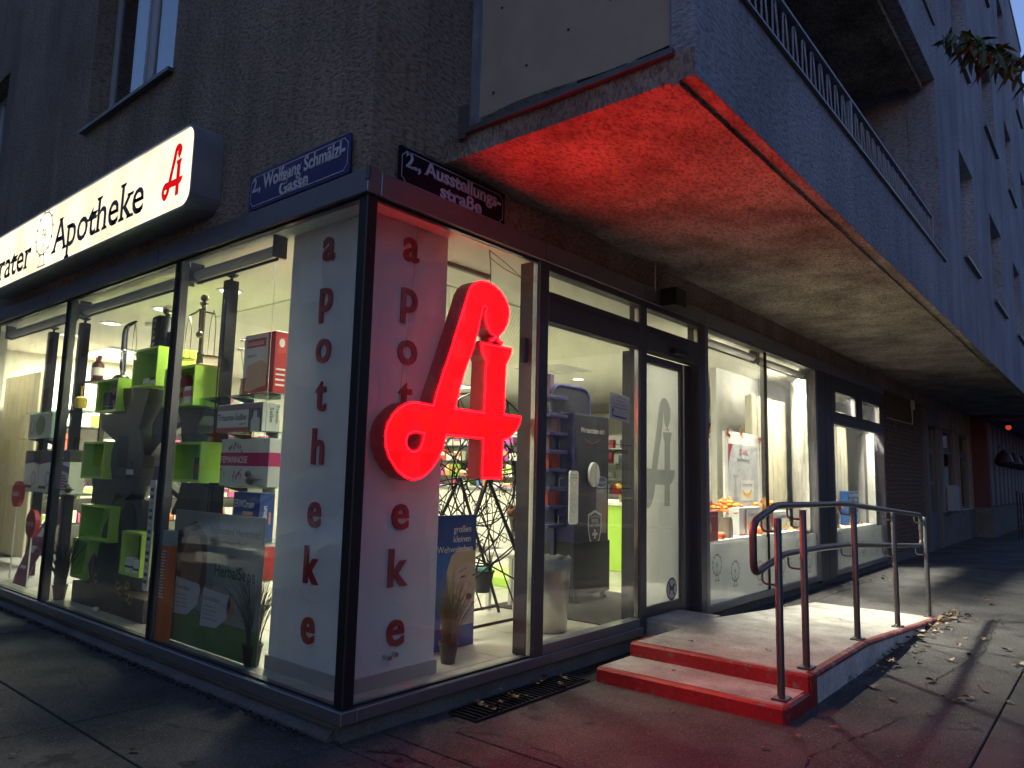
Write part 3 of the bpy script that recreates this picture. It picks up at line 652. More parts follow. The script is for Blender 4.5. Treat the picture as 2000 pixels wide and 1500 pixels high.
# enamel street signs
NAVY = flat('enamel_navy', (.012,.022,.13), .22, coat=.3); EWH = flat('enamel_white', (.62,.62,.68), .2); EBL = flat('enamel_black', (.006,.007,.014), .5, spec=.2)
def street_sign(name, label, loc, u, w, h, lines, bgm, txm):
    t = thing(name, label, 'street sign', loc); u = Vector(u); nrm = u.cross(Vector((0,0,1)))
    def fn(a, b, d): return tuple(u*a + Vector((0,0,b)) + nrm*d)
    mk('plate', MB().prism(rrect(0,w,0,h,.012,3), fn, .018, .026), bgm, t)
    mk('backing', MB().prism([(.03,.03),(w-.03,.03),(w-.03,h-.03),(.03,h-.03)], fn, .001, .018), BLKMET, t)
    g = .022; c = .028; lo = []
    P = [(g,g+c),(g+c*.3,g+c*.9),(g+c*.9,g+c*.3),(g+c,g),(w-g-c,g),(w-g-c*.9,g+c*.3),(w-g-c*.3,g+c*.9),(w-g,g+c),(w-g,h-g-c),(w-g-c*.3,h-g-c*.9),(w-g-c*.9,h-g-c*.3),(w-g-c,h-g),(g+c,h-g),(g+c*.9,h-g-c*.3),(g+c*.3,h-g-c*.9),(g,h-g-c)]
    for p, q in zip(P, P[1:]+P[:1]): lo.append(seg2d(p, q, .0045))
    pr_shapes(t, 'border', lo, Vector(loc)*0 + nrm*.026, u, txm)
    for s, a, b, hh, ww in lines: pr_text(t, s, u*a + Vector((0,0,b)) + nrm*.026, u, hh, txm, bold=.045, serif=.07, width=ww)
    return t
street_sign('street_sign', 'blue enamel street name sign on the side street wall above the fascia', (0.0,1.16,2.905), (0,-1,0), 1.02, .23,
            [('2., Wolfgang Schmälzl-', .035, .115, .088, .94), ('Gasse', .34, .026, .082, .30)], NAVY, EWH)
street_sign('street_sign', 'black enamel street name sign hanging on the avenue wall under the overhang', (.175,0.0,2.868), (1,0,0), .90, .225,
            [('2., Ausstellungs-', .05, .118, .085, .81), ('straße', .32, .028, .078, .36)], EBL, flat('enamel_lilac', (.50,.46,.62), .25))

# big red illuminated pharmacy letter hanging behind the corner pane
RS = thing('pharmacy_letter', 'large glowing red pharmacy letter with flame and cup hanging behind the corner glass', 'sign', (.75,.08,1.25))
REDE = emis('red_glow', (1.0,.00010,.00022), 52.0); REDS = flat('red_side', (.30,.006,.006), .45, emit=((1.0,.002,.002), .03*K)); PINK = emis('red_outline', (1.0,.012,.04), 6.0, False)
VA, FA = tri_holes(APOLY, AHOLE); ox, oz = .75, 1.25
Y0, Y1 = .022-.08, .142-.08
mk('front_face', MB().add([(a-ox, Y0, b-oz) for a,b in VA], FA), REDE, RS, fixn=False)
mk('back_face', MB().add([(a-ox, Y1, b-oz) for a,b in VA], FA), REDS, RS, fixn=False)
for nm, lp in (('side_wall', APOLY), ('side_wall', AHOLE)):
    m = MB(); N = len(lp); m.add([(a-ox,Y0,b-oz) for a,b in lp]+[(a-ox,Y1,b-oz) for a,b in lp], [(k,(k+1)%N,(k+1)%N+N,k+N) for k in range(N)]); mk(nm, m, REDS, RS, fixn=False)
def inset(poly, d):
    N = len(poly); A = sum(poly[i][0]*poly[(i+1)%N][1]-poly[(i+1)%N][0]*poly[i][1] for i in range(N)); s = 1 if A > 0 else -1; out = []
    for i in range(N):
        p, q, r = Vector(poly[i-1]), Vector(poly[i]), Vector(poly[(i+1)%N]); e1 = (q-p).normalized(); e2 = (r-q).normalized()
        n1 = Vector((-e1.y,e1.x))*s; n2 = Vector((-e2.y,e2.x))*s; b = n1+n2
        b = b/max(.35, b.length_squared)*2*d if b.length > 1e-6 else n1*d
        out.append((q.x+b.x*1.0, q.y+b.y*1.0))
    return out
m = MB()
for lp, d in ((APOLY,.006), (AHOLE,-.006)):
    A_, B_ = inset(lp, d), inset(lp, d*1.75); N = len(lp)
    m.add([(a-ox,Y0-.0015,b-oz) for a,b in A_]+[(a-ox,Y0-.0015,b-oz) for a,b in B_], [(k,(k+1)%N,(k+1)%N+N,k+N) for k in range(N)])
mk('outline', m, PINK, RS, fixn=False)
for x, z in ((1.10,2.47),): mk('cable', MB().tube([(x-ox,.02,z-oz),(x-ox+.01,.03,z-oz+.15),(x-ox-.02,.02,2.748-oz)], .003, 5), BLKMET, RS)
mk('cable', MB().tube([(1.08-ox,.02,2.70-oz),(1.22-ox,.02,2.66-oz),(1.44-ox,.03,2.64-oz)], .0025, 5).tube([(1.08-ox,.02,2.745-oz),(1.25-ox,.02,2.70-oz),(1.44-ox,.03,2.64-oz)], .0025, 5), BLKMET, RS)
mk('cable', MB().tube([(.36-ox,.02,1.685-oz),(.43-ox,.03,2.3-oz),(.46-ox,.03,2.748-oz)], .0012, 4), BLKMET, RS)

# ================================================================ shop interior shell
FL, CZ = .15, 2.75
flo = mk('shop_floor', MB().box(.12,11.6,.12,8.0,.02,FL-.012), GREYP, kind='structure')
tile = MB().bbox(-.2975,.2975,-.2975,.2975,-.011,0,.002).mesh('tile'); fix_normals(tile)
for i in range(10):
    for j in range(8):
        x, y = .42+i*.6, .42+j*.6
        if (x < 6.6 and y < 5.0): o = mk('tile', tile, TILEM, flo, fixn=False); o.location = (x, y, FL+rnd.uniform(-.0006,.0006))
mk('shop_floor_ledge', MB().box(.051,.12,.051,6.5,.10,FL-.001).box(.121,2.84,.052,.12,.10,FL-.001), TILEM, kind='structure')
cl = mk('shop_ceiling', MB().box(.051,11.7,.051,8.2,CZ,CZ+.1), CEIL, kind='structure')
def perf_mat():
    m, nt, out = _new('perforated_board'); L = nt.links.new; b = nt.nodes.new('ShaderNodeBsdfPrincipled'); b.inputs['Roughness'].default_value = .9
    tc = nt.nodes.new('ShaderNodeTexCoord'); mp = nt.nodes.new('ShaderNodeMapping'); mp.inputs['Scale'].default_value = (24,24,0); L(tc.outputs['Object'], mp.inputs['Vector'])
    fr = nt.nodes.new('ShaderNodeVectorMath'); fr.operation = 'FRACTION'; L(mp.outputs[0], fr.inputs[0])
    ds = nt.nodes.new('ShaderNodeVectorMath'); ds.operation = 'DISTANCE'; ds.inputs[1].default_value = (.5,.5,0); L(fr.outputs[0], ds.inputs[0])
    lt = nt.nodes.new('ShaderNodeMath'); lt.operation = 'LESS_THAN'; lt.inputs[1].default_value = .24; L(ds.outputs['Value'], lt.inputs[0])
    mx = nt.nodes.new('ShaderNodeMix'); mx.data_type = 'RGBA'; mx.inputs[6].default_value = (.80,.78,.66,1); mx.inputs[7].default_value = (.30,.29,.24,1); L(lt.outputs[0], mx.inputs[0]); L(mx.outputs[2], b.inputs['Base Color']); L(b.outputs[0], out.inputs[0]); return m
mk('perforated_panel', MB().box(1.12,4.9,.95,3.7,CZ-.012,CZ-.0005), perf_mat(), cl)
mk('ceiling_track', MB().box(1.0,1.55,.50,.53,CZ-.03,CZ-.0005), GREYP, cl)
mk('shop_wall', MB().box(.05,11.7,8.0,8.15,.02,CZ), WALLW, kind='structure')
mk('shop_wall', MB().box(11.6,11.75,.3,8.0,.02,CZ-.001), WALLW, kind='structure')
mk('shop_wall', MB().box(.05,.2,6.5,8.0,.02,CZ-.001), WALLW, kind='structure')
mk('shop_partition', MB().box(6.55,11.6,1.0,1.08,.02,CZ-.001), flat('partition_white', (.74,.74,.72), .8, noise=.02), kind='structure')
# white corner column with red letters
CX0, CX1, CY0, CY1 = .16, .765, .16, .92
colm = thing('column', 'white square column just inside the corner glass with red letters down two faces', 'column', (0,0,0))
mk('shaft', MB().bbox(CX0,CX1,CY0,CY1,FL,CZ-.0005,.004), COLW, colm)
mk('skirting', MB().box(CX0-.012,CX1+.012,CY0-.012,CY1+.012,FL,FL+.075), SKIRT, colm)
ZL = [2.53, 2.225, 1.92, 1.64, 1.335, .985, .675, .355]
for s, z in zip('apotheke', ZL):
    h = .205
    pr_text(colm, s, (CX0, .535, z), (0,-1,0), h, LETTERR, name='letter', bold=.022, align='CENTER', thick=.014, xs=.92)
    pr_text(colm, s, (.455, CY0, z), (1,0,0), h, LETTERR, name='letter', bold=.022, align='CENTER', thick=.014, xs=.98)
mk('wall_hook', MB().tube([(.385,CY0,.305),(.385,CY0-.05,.305)], .012, 8).tube([(.45,CY0,.31),(.45,CY0-.03,.31)], .014, 8), CHROME, colm)

# ---------------------------------------------------------------- lamps that light the shop
WARM = (1.0,.955,.70); LAMP = 2.1
LENS = emis('downlight_lens', (1.0,.96,.86), 9.0, False); RIMW = flat('lamp_rim', (.8,.8,.78), .4)
lampn = 0
def downlight(x, y, power, label, z=CZ, r=.085, col=WARM, spread=140, tilt=0):
    t = thing('downlight', label, 'lamp', (x,y,z), group='recessed ceiling downlights in the shop')
    mk('rim', MB().lathe([(r+.025,-.001),(r+.022,-.010),(r,-.012),(r-.004,-.004)], (0,0,0), 20, caps=False), RIMW, t)
    mk('lens', MB().lathe([(.001,-.0055),(r-.004,-.005)], (0,0,0), 20, caps=False), LENS, t)
    ld = bpy.data.lights.new('downlight', 'AREA'); ld.shape = 'DISK'; ld.size = r*2; ld.energy = power*K*LAMP; ld.color = col; ld.spread = R_(spread)
    lo = bpy.data.objects.new('downlight_lamp', ld); COL.objects.link(lo); lo.parent = t; lo.location = (0,0,-.02); lo.rotation_euler = (R_(tilt),0,0)
    return t
for k, (x, y) in enumerate([(.66,1.40),(.66,2.575),(.66,3.76),(.66,4.92),(.66,6.05)]):
    downlight(x, y, 12 if k < 4 else 11, ['round downlight over the shelf beside the white column', 'round downlight above the brass balance behind the side window', 'round downlight above the topmost lime cube', 'round downlight above the dark bottle behind the side window', 'farthest round downlight along the side window'][k])
for k, (x, y, p, l) in enumerate([(1.9,1.1,12,'round downlight over the iron ferris wheel stand'), (2.5,2.7,14,'round downlight in the middle of the shop ceiling'), (4.74,1.44,13,'round downlight seen through the side light beside the door'),
        (3.3,.75,9,'round downlight over the entrance mat'), (6.17,.36,54,'near round downlight in the display window by the door'), (7.5,.36,54,'far round downlight in the display window by the door'), (4.9,.36,54,'round downlight above the red box in the display window'), (8.9,.34,60,'left round downlight in the last display window'), (10.2,.34,60,'right downlight added to brighten the last display window'),  # second lamp of the last window is added for brightness
        (6.6,3.2,16,'round downlight over the green counter'), (4.2,4.6,14,'round downlight deep in the shop')]):
    downlight(x, y, p, l, **({'spread': 96, 'tilt': -30, 'col': (1.0,.955,.80)} if 'display window' in l else {}))
def panel_light(x0, x1, y0, y1, power, label):
    t = thing('ceiling_panel_light', label, 'lamp', ((x0+x1)/2,(y0+y1)/2,CZ)); a, b = (x1-x0)/2, (y1-y0)/2
    mk('frame', MB().box(-a,a,-b,-b+.02,-.02,-.001).box(-a,a,b-.02,b,-.02,-.001).box(-a,-a+.02,-b+.02,b-.02,-.02,-.001).box(a-.02,a,-b+.02,b-.02,-.02,-.001), RIMW, t)
    mk('diffuser', MB().box(-a+.02,a-.02,-b+.02,b-.02,-.010,-.006), emis('panel_lens', (1,.98,.9), 3.0, False), t)
    for k in range(1,4): mk('louvre', MB().box(-a+.02+(2*a-.04)*k/4-.004,-a+.02+(2*a-.04)*k/4+.004,-b+.02,b-.02,-.018,-.0105), RIMW, t)
    ld = bpy.data.lights.new('panel', 'AREA'); ld.shape = 'RECTANGLE'; ld.size = 2*a; ld.size_y = 2*b; ld.energy = power*K*LAMP; ld.color = (1,.96,.72)
    lo = bpy.data.objects.new('panel_lamp', ld); COL.objects.link(lo); lo.parent = t; lo.location = (0,0,-.03)
panel_light(1.25,1.85,6.5,7.5,120,'square louvred ceiling light far behind the side window')
panel_light(5.6,6.6,5.2,6.2,90,'square louvred ceiling light above the back shelves')
panel_light(2.6,3.6,4.6,5.6,50,'square louvred ceiling light over the middle of the shop')
vent = thing('ceiling_vent', 'square four way ceiling air vent in the shop ceiling', 'vent', (5.65,2.95,CZ))
m = MB()
for k in range(5):
    a = .38-k*.065; m.box(-a,a,-a,-a+.03,-.012-.003*k,-.001).box(-a,a,a-.03,a,-.012-.003*k,-.001).box(-a,-a+.03,-a+.03,a-.03,-.012-.003*k,-.001).box(a-.03,a,-a+.03,a-.03,-.012-.003*k,-.001)
mk('louvre', m, RIMW, vent)
smk = thing('smoke_detector', 'white round smoke detector on the ceiling near the side window', 'detector', (.9,4.55,CZ)); mk('body', MB().lathe([(.06,-.001),(.06,-.03),(.045,-.045),(.001,-.047)], (0,0,0), 18), RIMW, smk)

# roller blinds rolled up behind the glass
RB = flat('blind_cassette', (.10,.10,.105), .5, .3); FAB = flat('blind_fabric', (.55,.53,.48), .8)
def blind(ax, u0, u1, label, d=.11):
    t = thing('roller_blind', label, 'blind', ((d,u0,2.66) if ax == 'x' else (u0,d,2.66)), group='rolled up window blinds')
    L_ = u1-u0; P = (lambda a, dd, z: (dd, a, z)) if ax == 'x' else (lambda a, dd, z: (a, dd, z))
    mk('roll', MB().tube([P(.03,0,0), P(L_-.03,0,0)], .036, 12), FAB, t)
    mk('bar', MB().tube([P(.03,-.0,-.055), P(L_-.03,-.0,-.055)], .011, 6), BLKMET, t)
    for a in (0, L_-.02):
        mk('end_cap', MB().box(*[v for v in ((-.045,.045,a,a+.02,-.05,.088) if ax == 'x' else (a,a+.02,-.045,.045,-.05,.088))]), RB, t)
    mk('pull_chain', MB().tube([P(.045,0,-.02), P(.05,.005,-1.2)], .0016, 4), CHROME, t)
blind('x', .98, 2.05, 'rolled up blind behind the side pane nearest the corner'); blind('x', 2.16, 4.07, 'rolled up blind behind the middle side pane'); blind('x', 4.2, 6.1, 'rolled up blind behind the farthest side pane')
blind('y', 4.10, 5.56, 'rolled up blind in the left half of the autumn display window'); blind('y', 5.64, 7.2, 'rolled up blind in the right half of the autumn display window')
# ================================================================ things in the side street window
UL = (0,-1,0)   # reading direction on faces that look at the side street
UR = (1,0,0)    # reading direction on faces that look at the avenue
def carton(name, label, cat, x0, x1, y0, y1, z0, z1, mat, group=None, rz=0.0):
    """closed cardboard pack; local origin at the centre of its base"""
    t = thing(name, label, cat, ((x0+x1)/2,(y0+y1)/2,z0), rz, group); a, b, h = (x1-x0)/2, (y1-y0)/2, z1-z0
    mk('carton', MB().bbox(-a,a,-b,b,0,h,.003), mat, t); t['_a'] = a; t['_b'] = b; t['_h'] = h
    return t
def ft(t, s, u, z, h, mat, width=None, **k):     # print on the street face: u = distance from its left edge
    return pr_text(t, s, (-t['_a'], t['_b']-u, z), UL, h, mat, width=width, **k)
def fr_(t, name, u0, u1, z0, z1, mat, off=.0012): return pr_rect(t, name, (-t['_a'], t['_b'], 0), UL, u0, u1, z0, z1, mat, off)
def st(t, s, u, z, h, mat, width=None, **k):     # print on the avenue face
    return pr_text(t, s, (-t['_a']+u, -t['_b'], z), UR, h, mat, width=width, **k)
def sr(t, name, u0, u1, z0, z1, mat, off=.0012): return pr_rect(t, name, (-t['_a'], -t['_b'], 0), UR, u0, u1, z0, z1, mat, off)
RED_ = colr(.45,.02,.025); WH = WHITE; PURP = colr(.16,.03,.20); MAG = colr(.42,.012,.13); NAV = colr(.015,.05,.26); DK = colr(.03,.03,.035); GRY = colr(.35,.35,.37); ORG = colr(.75,.16,.03); YEL = colr(.75,.50,.04); SKIN = colr(.62,.40,.28); LGT = colr(.55,.56,.56); PNK = colr(.60,.10,.30)
# --- three floor-to-ceiling poles with glass shelves
def pole(y, label, shelves):
    t = thing('display_pole', label, 'display stand', (.41,y,FL))
    mk('pole', MB().bbox(-.045,.045,-.035,.035,.0,2.55,.004), BLKMET, t)
    mk('ceiling_foot', MB().lathe([(.012,2.55),(.012,2.575),(.03,2.58),(.05,2.595),(.05,2.5995)], (0,0,0), 12), BLKMET, t)
    mk('slot', MB().box(-.0465,-.0455,-.006,.006,.3,2.4), CHROME, t)
    for z, y0, y1 in shelves:
        s = mk('glass_shelf', MB().bbox(-.15,.16,y0-y,y1-y,z-.008-FL,z-FL,.002), SHELFG, t)
        for yy in (0.0, (y0+y1)/2-y): mk('bracket', MB().prism([(-.14,-.009),(.05,-.009),(.05,-.06),(-.08,-.022)], lambda a,b,d: (a, yy+d, z+b-FL), -.012, .012), BLKMET, s)
pole(2.105, 'black pole with stacked glass shelves beside the white column', [(1.80,1.28,2.27),(1.545,1.28,2.27),(1.18,1.28,2.28),(.825,1.28,2.30),(.585,1.28,2.2)])
pole(4.9, 'black pole behind the balance with a shelf of grey packs', [(1.82,4.6,5.9),(1.02,4.35,5.9)])
pole(5.75, 'farthest black pole beside the beige radiator', [(1.555,5.15,6.0)])
# --- big dummy packs on the shelves
t = carton('dummy_pack', 'tall red and white plaster pack on the top glass shelf', 'box', .32,.42,1.31,1.69,1.801,2.22, RED_)
fr_(t,'print',.0,.30,.12,.41,LGT); fr_(t,'print',.03,.27,.325,.385,RED_,.002); ft(t,'Leukoplast',.04,.34,.036,WH,.21, off=.003); ft(t,'elastic',.045,.26,.026,DK,.12, off=.002)
pr_poly(t,'print',[(.03,.03),(.10,.02),(.30,.06),(.29,.20),(.22,.235),(.05,.20)],(-t['_a'],t['_b'],0),UL,colr(.50,.30,.20),off=.0025)
sr(t,'print',.02,.08,.27,.38,colr(.55,.06,.06)); pr_poly(t,'print',ellipse(.05,.34,.022,.03,14),(-t['_a'],-t['_b'],0),UR,WH,off=.002)
for k in range(4): sr(t,'print',.015,.085,.05+.035*k,.062+.035*k,WH,.0015)
t = carton('dummy_pack', 'long grey ointment pack with a dark back silhouette on the second glass shelf', 'box', .32,.45,1.41,2.0,1.546,1.745, LGT)
fr_(t,'print',0,.59,.155,.197,colr(.25,.16,.24)); fr_(t,'print',.42,.59,.0,.16,colr(.10,.10,.12),.0015); fr_(t,'print',0,.42,0,.035,colr(.40,.08,.07),.002); ft(t,'Trauma-Salbe',.012,.085,.047,DK,.38,bold=.01); ft(t,'wärmend',.30,.05,.02,DK,.09)
pr_poly(t,'silhouette',[(.46,.0),(.455,.08),(.48,.10),(.485,.135),(.51,.15),(.53,.135),(.53,.10),(.565,.09),(.57,.0)],(-t['_a'],t['_b'],0),UL,LGT,off=.003)
pr_text(t,'Trauma-',(-t['_a']+.10,-t['_b'],.185),(0,0,-1),.028,DK,v=(1,0,0),width=.13); pr_text(t,'Salbe',(-t['_a']+.055,-t['_b'],.165),(0,0,-1),.028,DK,v=(1,0,0),width=.10)
t = carton('dummy_pack', 'white pack with a broad magenta band on the third glass shelf', 'box', .32,.42,1.30,1.91,1.181,1.50, LGT)
fr_(t,'print',0,.61,.135,.225,MAG); sr(t,'print',0,.1,.135,.225,MAG); ft(t,'FEMANNOSE',.015,.155,.046,WH,.34,off=.003)
for k in range(22): pr_poly(t,'petal',ellipse(.19+rnd.gauss(0,.07),(.27 if k%2 else .075)+rnd.gauss(0,.018),.010,.015,8),(-t['_a'],t['_b'],0),UL,[MAG,colr(.35,.28,.34),PNK][k%3],off=.002)
t = carton('dummy_pack', 'dark blue pack with white lettering on the fourth glass shelf', 'box', .32,.43,1.37,1.70,.826,1.14, NAV)
ft(t,'ERWOmun',.02,.215,.052,WH,.24); fr_(t,'print',.13,.25,.165,.19,colr(.6,.25,.2)); pr_text(t,'ERWOmun',(-t['_a']+.055,-t['_b'],.06),(0,0,1),.036,WH,v=(-1,0,0),width=.17); sr(t,'print',.07,.085,.11,.19,colr(.6,.25,.2))
t = carton('dummy_pack', 'red pack with an orange burst on the lowest shelf beside the column', 'box', .30,.40,1.285,1.44,.586,.80, colr(.55,.02,.02))
fr_(t,'print',0,.155,0,.06,LGT)
for k in range(12): pr_poly(t,'ray',[(.077,.12),(.077+.07*math.cos(k*.524),.12+.07*math.sin(k*.524)),(.077+.07*math.cos(k*.524+.18),.12+.07*math.sin(k*.524+.18))],(-t['_a'],t['_b'],0),UL,colr(.75,.2,.05),off=.002)
pr_poly(t,'disc',ellipse(.077,.12,.03,.032,16),(-t['_a'],t['_b'],0),UL,YEL,off=.003)
for k,(y0,y1) in enumerate(((4.62,5.02),(5.04,5.44),(5.46,5.84))):
    t = carton('dummy_pack', ['pack with a purple stripe at the near end of the far shelf','middle dark and white pack on the far shelf','last dark and white pack on the far shelf'][k], 'box', .30,.44,y0,y1,1.021,1.43, LGT)
    fr_(t,'print',0,.4,.30,.408,DK); sr(t,'print',0,.14,.30,.408,DK)
    if k == 0:
        ft(t,'Gaster',.05,.365,.032,WH,.15,off=.003); ft(t,'Balance',.05,.325,.032,WH,.2,off=.003)
        pr_poly(t,'stripe',[(0,.30),(0,.25),(.4,.19),(.4,.25)],(-t['_a'],t['_b'],0),UL,PURP)
        for q in range(6): fr_(t,'print',.02,.38-.03*(q%3),.03+.026*q,.046+.026*q,PURP,.002)
    else:
        pr_poly(t,'stripe',[(0,.30),(0,.27),(.2,.31),(.4,.27),(.4,.30)],(-t['_a'],t['_b'],0),UL,PURP); pr_shapes(t,'ring',[ring2d(.28,.13,.06,.075,.018)],(-t['_a'],t['_b'],0),UL,colr(.2,.2,.22)); fr_(t,'print',.05,.25,.03,.06,DK)
t = carton('dummy_pack', 'pale pack with a printed green apple on the small far shelf', 'box', .30,.42,5.2,5.85,1.556,1.81, colr(.35,.37,.34))
pr_poly(t,'apple',ellipse(.35,.13,.14,.10,18),(-t['_a'],t['_b'],0),UL,colr(.10,.16,.06),off=.002); pr_shapes(t,'ring',[ring2d(.12,.12,.07,.08,.02)],(-t['_a'],t['_b'],0),UL,colr(.15,.18,.22))
# --- beige column radiators
def radiator(name, label, loc, w, h, n, u):
    t = thing(name, label, 'radiator', loc); u = Vector(u); nn = u.cross(Vector((0,0,1)))
    for k in range(n):
        a0, a1 = w*k/n+.008, w*(k+1)/n-.008
        m = MB(); m.prism([(a0,0),(a0,.05),(a0+.006,.058),(a1-.006,.058),(a1,.05),(a1,0)], lambda a,b,d: tuple(u*a + nn*b + Vector((0,0,d))), .0, h); mk('fin', m, BEIGE, t)
    mk('back', MB().prism([(0,-.03),(0,-.001),(w,-.001),(w,-.03)], lambda a,b,d: tuple(u*a + nn*b + Vector((0,0,d))), .01, h-.01), BEIGE, t)
    return t
radiator('radiator', 'beige panel radiator at the far end of the side window', (.62,7.75,.25), 1.25, 2.1, 7, (0,-1,0))
radiator('radiator', 'tall beige radiator behind the autumn display window', (6.62,.62,.45), 1.22, 1.93, 7, (1,0,0))
radiator('radiator', 'tall beige radiator in the last display window', (8.75,.55,.45), 1.75, 2.0, 9, (1,0,0))
# --- dark tree-shaped stand carrying lime cubes
tree = thing('display_tree', 'dark tree shaped display stand carrying lime green cube shelves', 'display stand', (.42,3.3,FL))
base = mk('platform', MB().bbox(-.24,.22,-.70,.66,0,.17,.004), BROWNP, tree)
def board(name, pts, x0=-.06, x1=.06):
    return mk(name, MB().prism([(a-3.3, b-FL) for a,b in pts], lambda a,b,d: (d,a,b), x0, x1), DTREE, tree)
board('trunk', [(3.813,.762),(3.95,.32),(2.95,.32),(3.0,.75),(3.12,1.02),(3.426,1.016),(3.6,1.02)], -.09, .06)
board('trunk', [(3.426,1.012),(3.671,1.109),(3.78,1.363),(3.722,1.492),(3.69,1.604),(3.486,1.679),(3.246,1.611),(3.121,1.388),(3.175,1.138)], -.10, .07)
board('trunk', [(3.04,1.30),(2.90,1.30),(2.88,1.16),(2.93,.80),(3.02,.75),(3.06,1.1)], -.05, .05)
board('branch', [(3.645,1.965),(3.089,1.93),(3.246,1.60),(3.486,1.66)], -.11, .08); board('branch', [(4.114,1.755),(3.553,1.745),(3.506,1.688),(3.69,1.60),(3.733,1.5),(4.081,1.629)], -.08, .07)
board('branch', [(2.638,1.75),(2.249,1.74),(2.218,1.678),(2.297,1.611),(2.298,1.485),(2.524,1.485),(2.565,1.639)], -.09, .06); board('branch', [(2.572,1.682),(2.557,1.639),(2.981,1.515),(3.004,1.553)], -.04, .03)
board('branch', [(2.499,1.185),(2.181,1.185),(2.226,.956),(2.634,.935),(2.55,1.051)], -.08, .06); board('branch', [(2.995,1.232),(2.986,1.181),(2.577,1.036),(2.538,1.065)], -.04, .03)
board('branch', [(4.184,1.175),(3.711,1.175),(3.64,1.094),(3.738,.94),(4.085,.955)], -.08, .06); board('branch', [(3.121,1.388),(2.932,1.507),(2.774,1.77),(2.996,1.779),(3.135,1.646)], -.05, .04)
def cube(x0, x1, y0, y1, z0, z1, open_=True, th=.018):
    g = part('cube_shelf', tree); X0, X1, Y0, Y1, Z0, Z1 = x0-.42, x1-.42, y0-3.3, y1-3.3, z0-FL, z1-FL
    mk('top', MB().box(X0,X1,Y0,Y1,Z1-th,Z1), GREEN, g); mk('bottom', MB().box(X0,X1,Y0,Y1,Z0,Z0+th), GREEN, g)
    mk('side', MB().box(X0,X1,Y0,Y0+th,Z0+th,Z1-th), GREEN, g); mk('side', MB().box(X0,X1,Y1-th,Y1,Z0+th,Z1-th), GREEN, g)
    mk('back', MB().box(X1-th,X1,Y0+th,Y1-th,Z0+th,Z1-th), GREEN, g)
    return g
cube(.22,.55,2.80,3.24,1.93,2.245); cube(.26,.48,3.60,4.05,1.76,2.05); cube(.24,.52,2.22,2.70,1.752,2.05)
cube(.26,.50,3.76,4.23,1.18,1.505); cube(.22,.40,2.0,2.40,1.192,1.48); cube(.25,.45,3.50,4.12,.66,.955); cube(.20,.36,2.76,3.12,.46,.79); cube(.24,.44,3.88,4.2,.32,.66)
mk('shelf_plate', MB().box(-.16,.0,3.15-3.3,3.62-3.3,1.195-FL,1.203-FL), SHELFG, tree)
mk('niche_disc', MB().prism(ellipse(3.33-3.3,.80-FL,.16,.20,20), lambda a,b,d: (d,a,b), -.098, -.0905), colr(.012,.012,.012), tree)
# --- small things on the lime cubes
def small_box(label, x, y, z, w, h, d, mat, band=None, rz=0):
    t = carton('medicine_box', label, 'box', x-d/2, x+d/2, y-w/2, y+w/2, z+.0005, z+h, mat, rz=rz)
    if band: fr_(t,'print',0,w,h*band[1],h*band[2],band[0]); sr(t,'print',0,d,h*band[1],h*band[2],band[0])
    return t
small_box('small white pack with a black emblem in the topmost lime cube', .30,3.12,1.948,.10,.062,.04,WH,(DK,.1,.3))
small_box('small dark pack in the topmost lime cube', .30,2.98,1.948,.10,.06,.05,DK,(WH,.1,.7)); small_box('white and pink pack beside the toadstool', .29,2.36,1.77,.10,.13,.05,WH,(PNK,.4,.75))
small_box('black tin leaning in the far upper lime cube', .32,3.9,1.778,.12,.16,.06,DK,(GRY,.2,.25)); small_box('orange patterned pack in the far middle lime cube', .32,3.86,1.198,.07,.16,.05,ORG,(YEL,.4,.7))
small_box('dark green pack in the lime cube beside the shelves', .28,2.10,1.21,.10,.16,.06,colr(.02,.08,.05),(colr(.2,.1,.05),.3,.7)); small_box('white pack with dark band in the low lime cube', .25,3.02,.478,.11,.11,.05,WH,(DK,.3,.45)); small_box('second white pack in the low lime cube', .25,2.88,.478,.10,.10,.05,WH,(DK,.25,.4))
def toadstool(label, x, y, z, s):
    t = thing('toadstool_figure', label, 'ornament', (x,y,z))
    mk('stem', MB().lathe([(.035*s,0),(.030*s,.05*s),(.024*s,.12*s),(.022*s,.17*s)], (0,0,0), 12), colr(.62,.45,.30), t)
    c_ = mk('cap', MB().lathe([(.022*s,.16*s),(.075*s,.165*s),(.07*s,.20*s),(.05*s,.24*s),(.02*s,.27*s),(.002*s,.275*s)], (0,0,0), 14), colr(.28,.015,.02), t)
    for k in range(7): a = k*2.4; r = .062*s-.004*k; mk('spot', MB().ball((r*math.cos(a),r*math.sin(a),(.19+.008*k)*s), .009*s, 6, 4), WH, c_)
    mk('small_stem', MB().lathe([(.02*s,0),(.014*s,.08*s)], (-.02*s,.055*s,0), 8), colr(.62,.45,.30), t); mk('small_cap', MB().lathe([(.012*s,.07*s),(.034*s,.075*s),(.022*s,.105*s),(.002,.115*s)], (-.02*s,.055*s,0), 10), colr(.40,.10,.04), t)
toadstool('red spotted wooden toadstool in the lime cube beside the black pole', .33,2.51,1.7705,.85); toadstool('dark wooden toadstool in the far upper lime cube', .33,3.72,1.7785,.8)
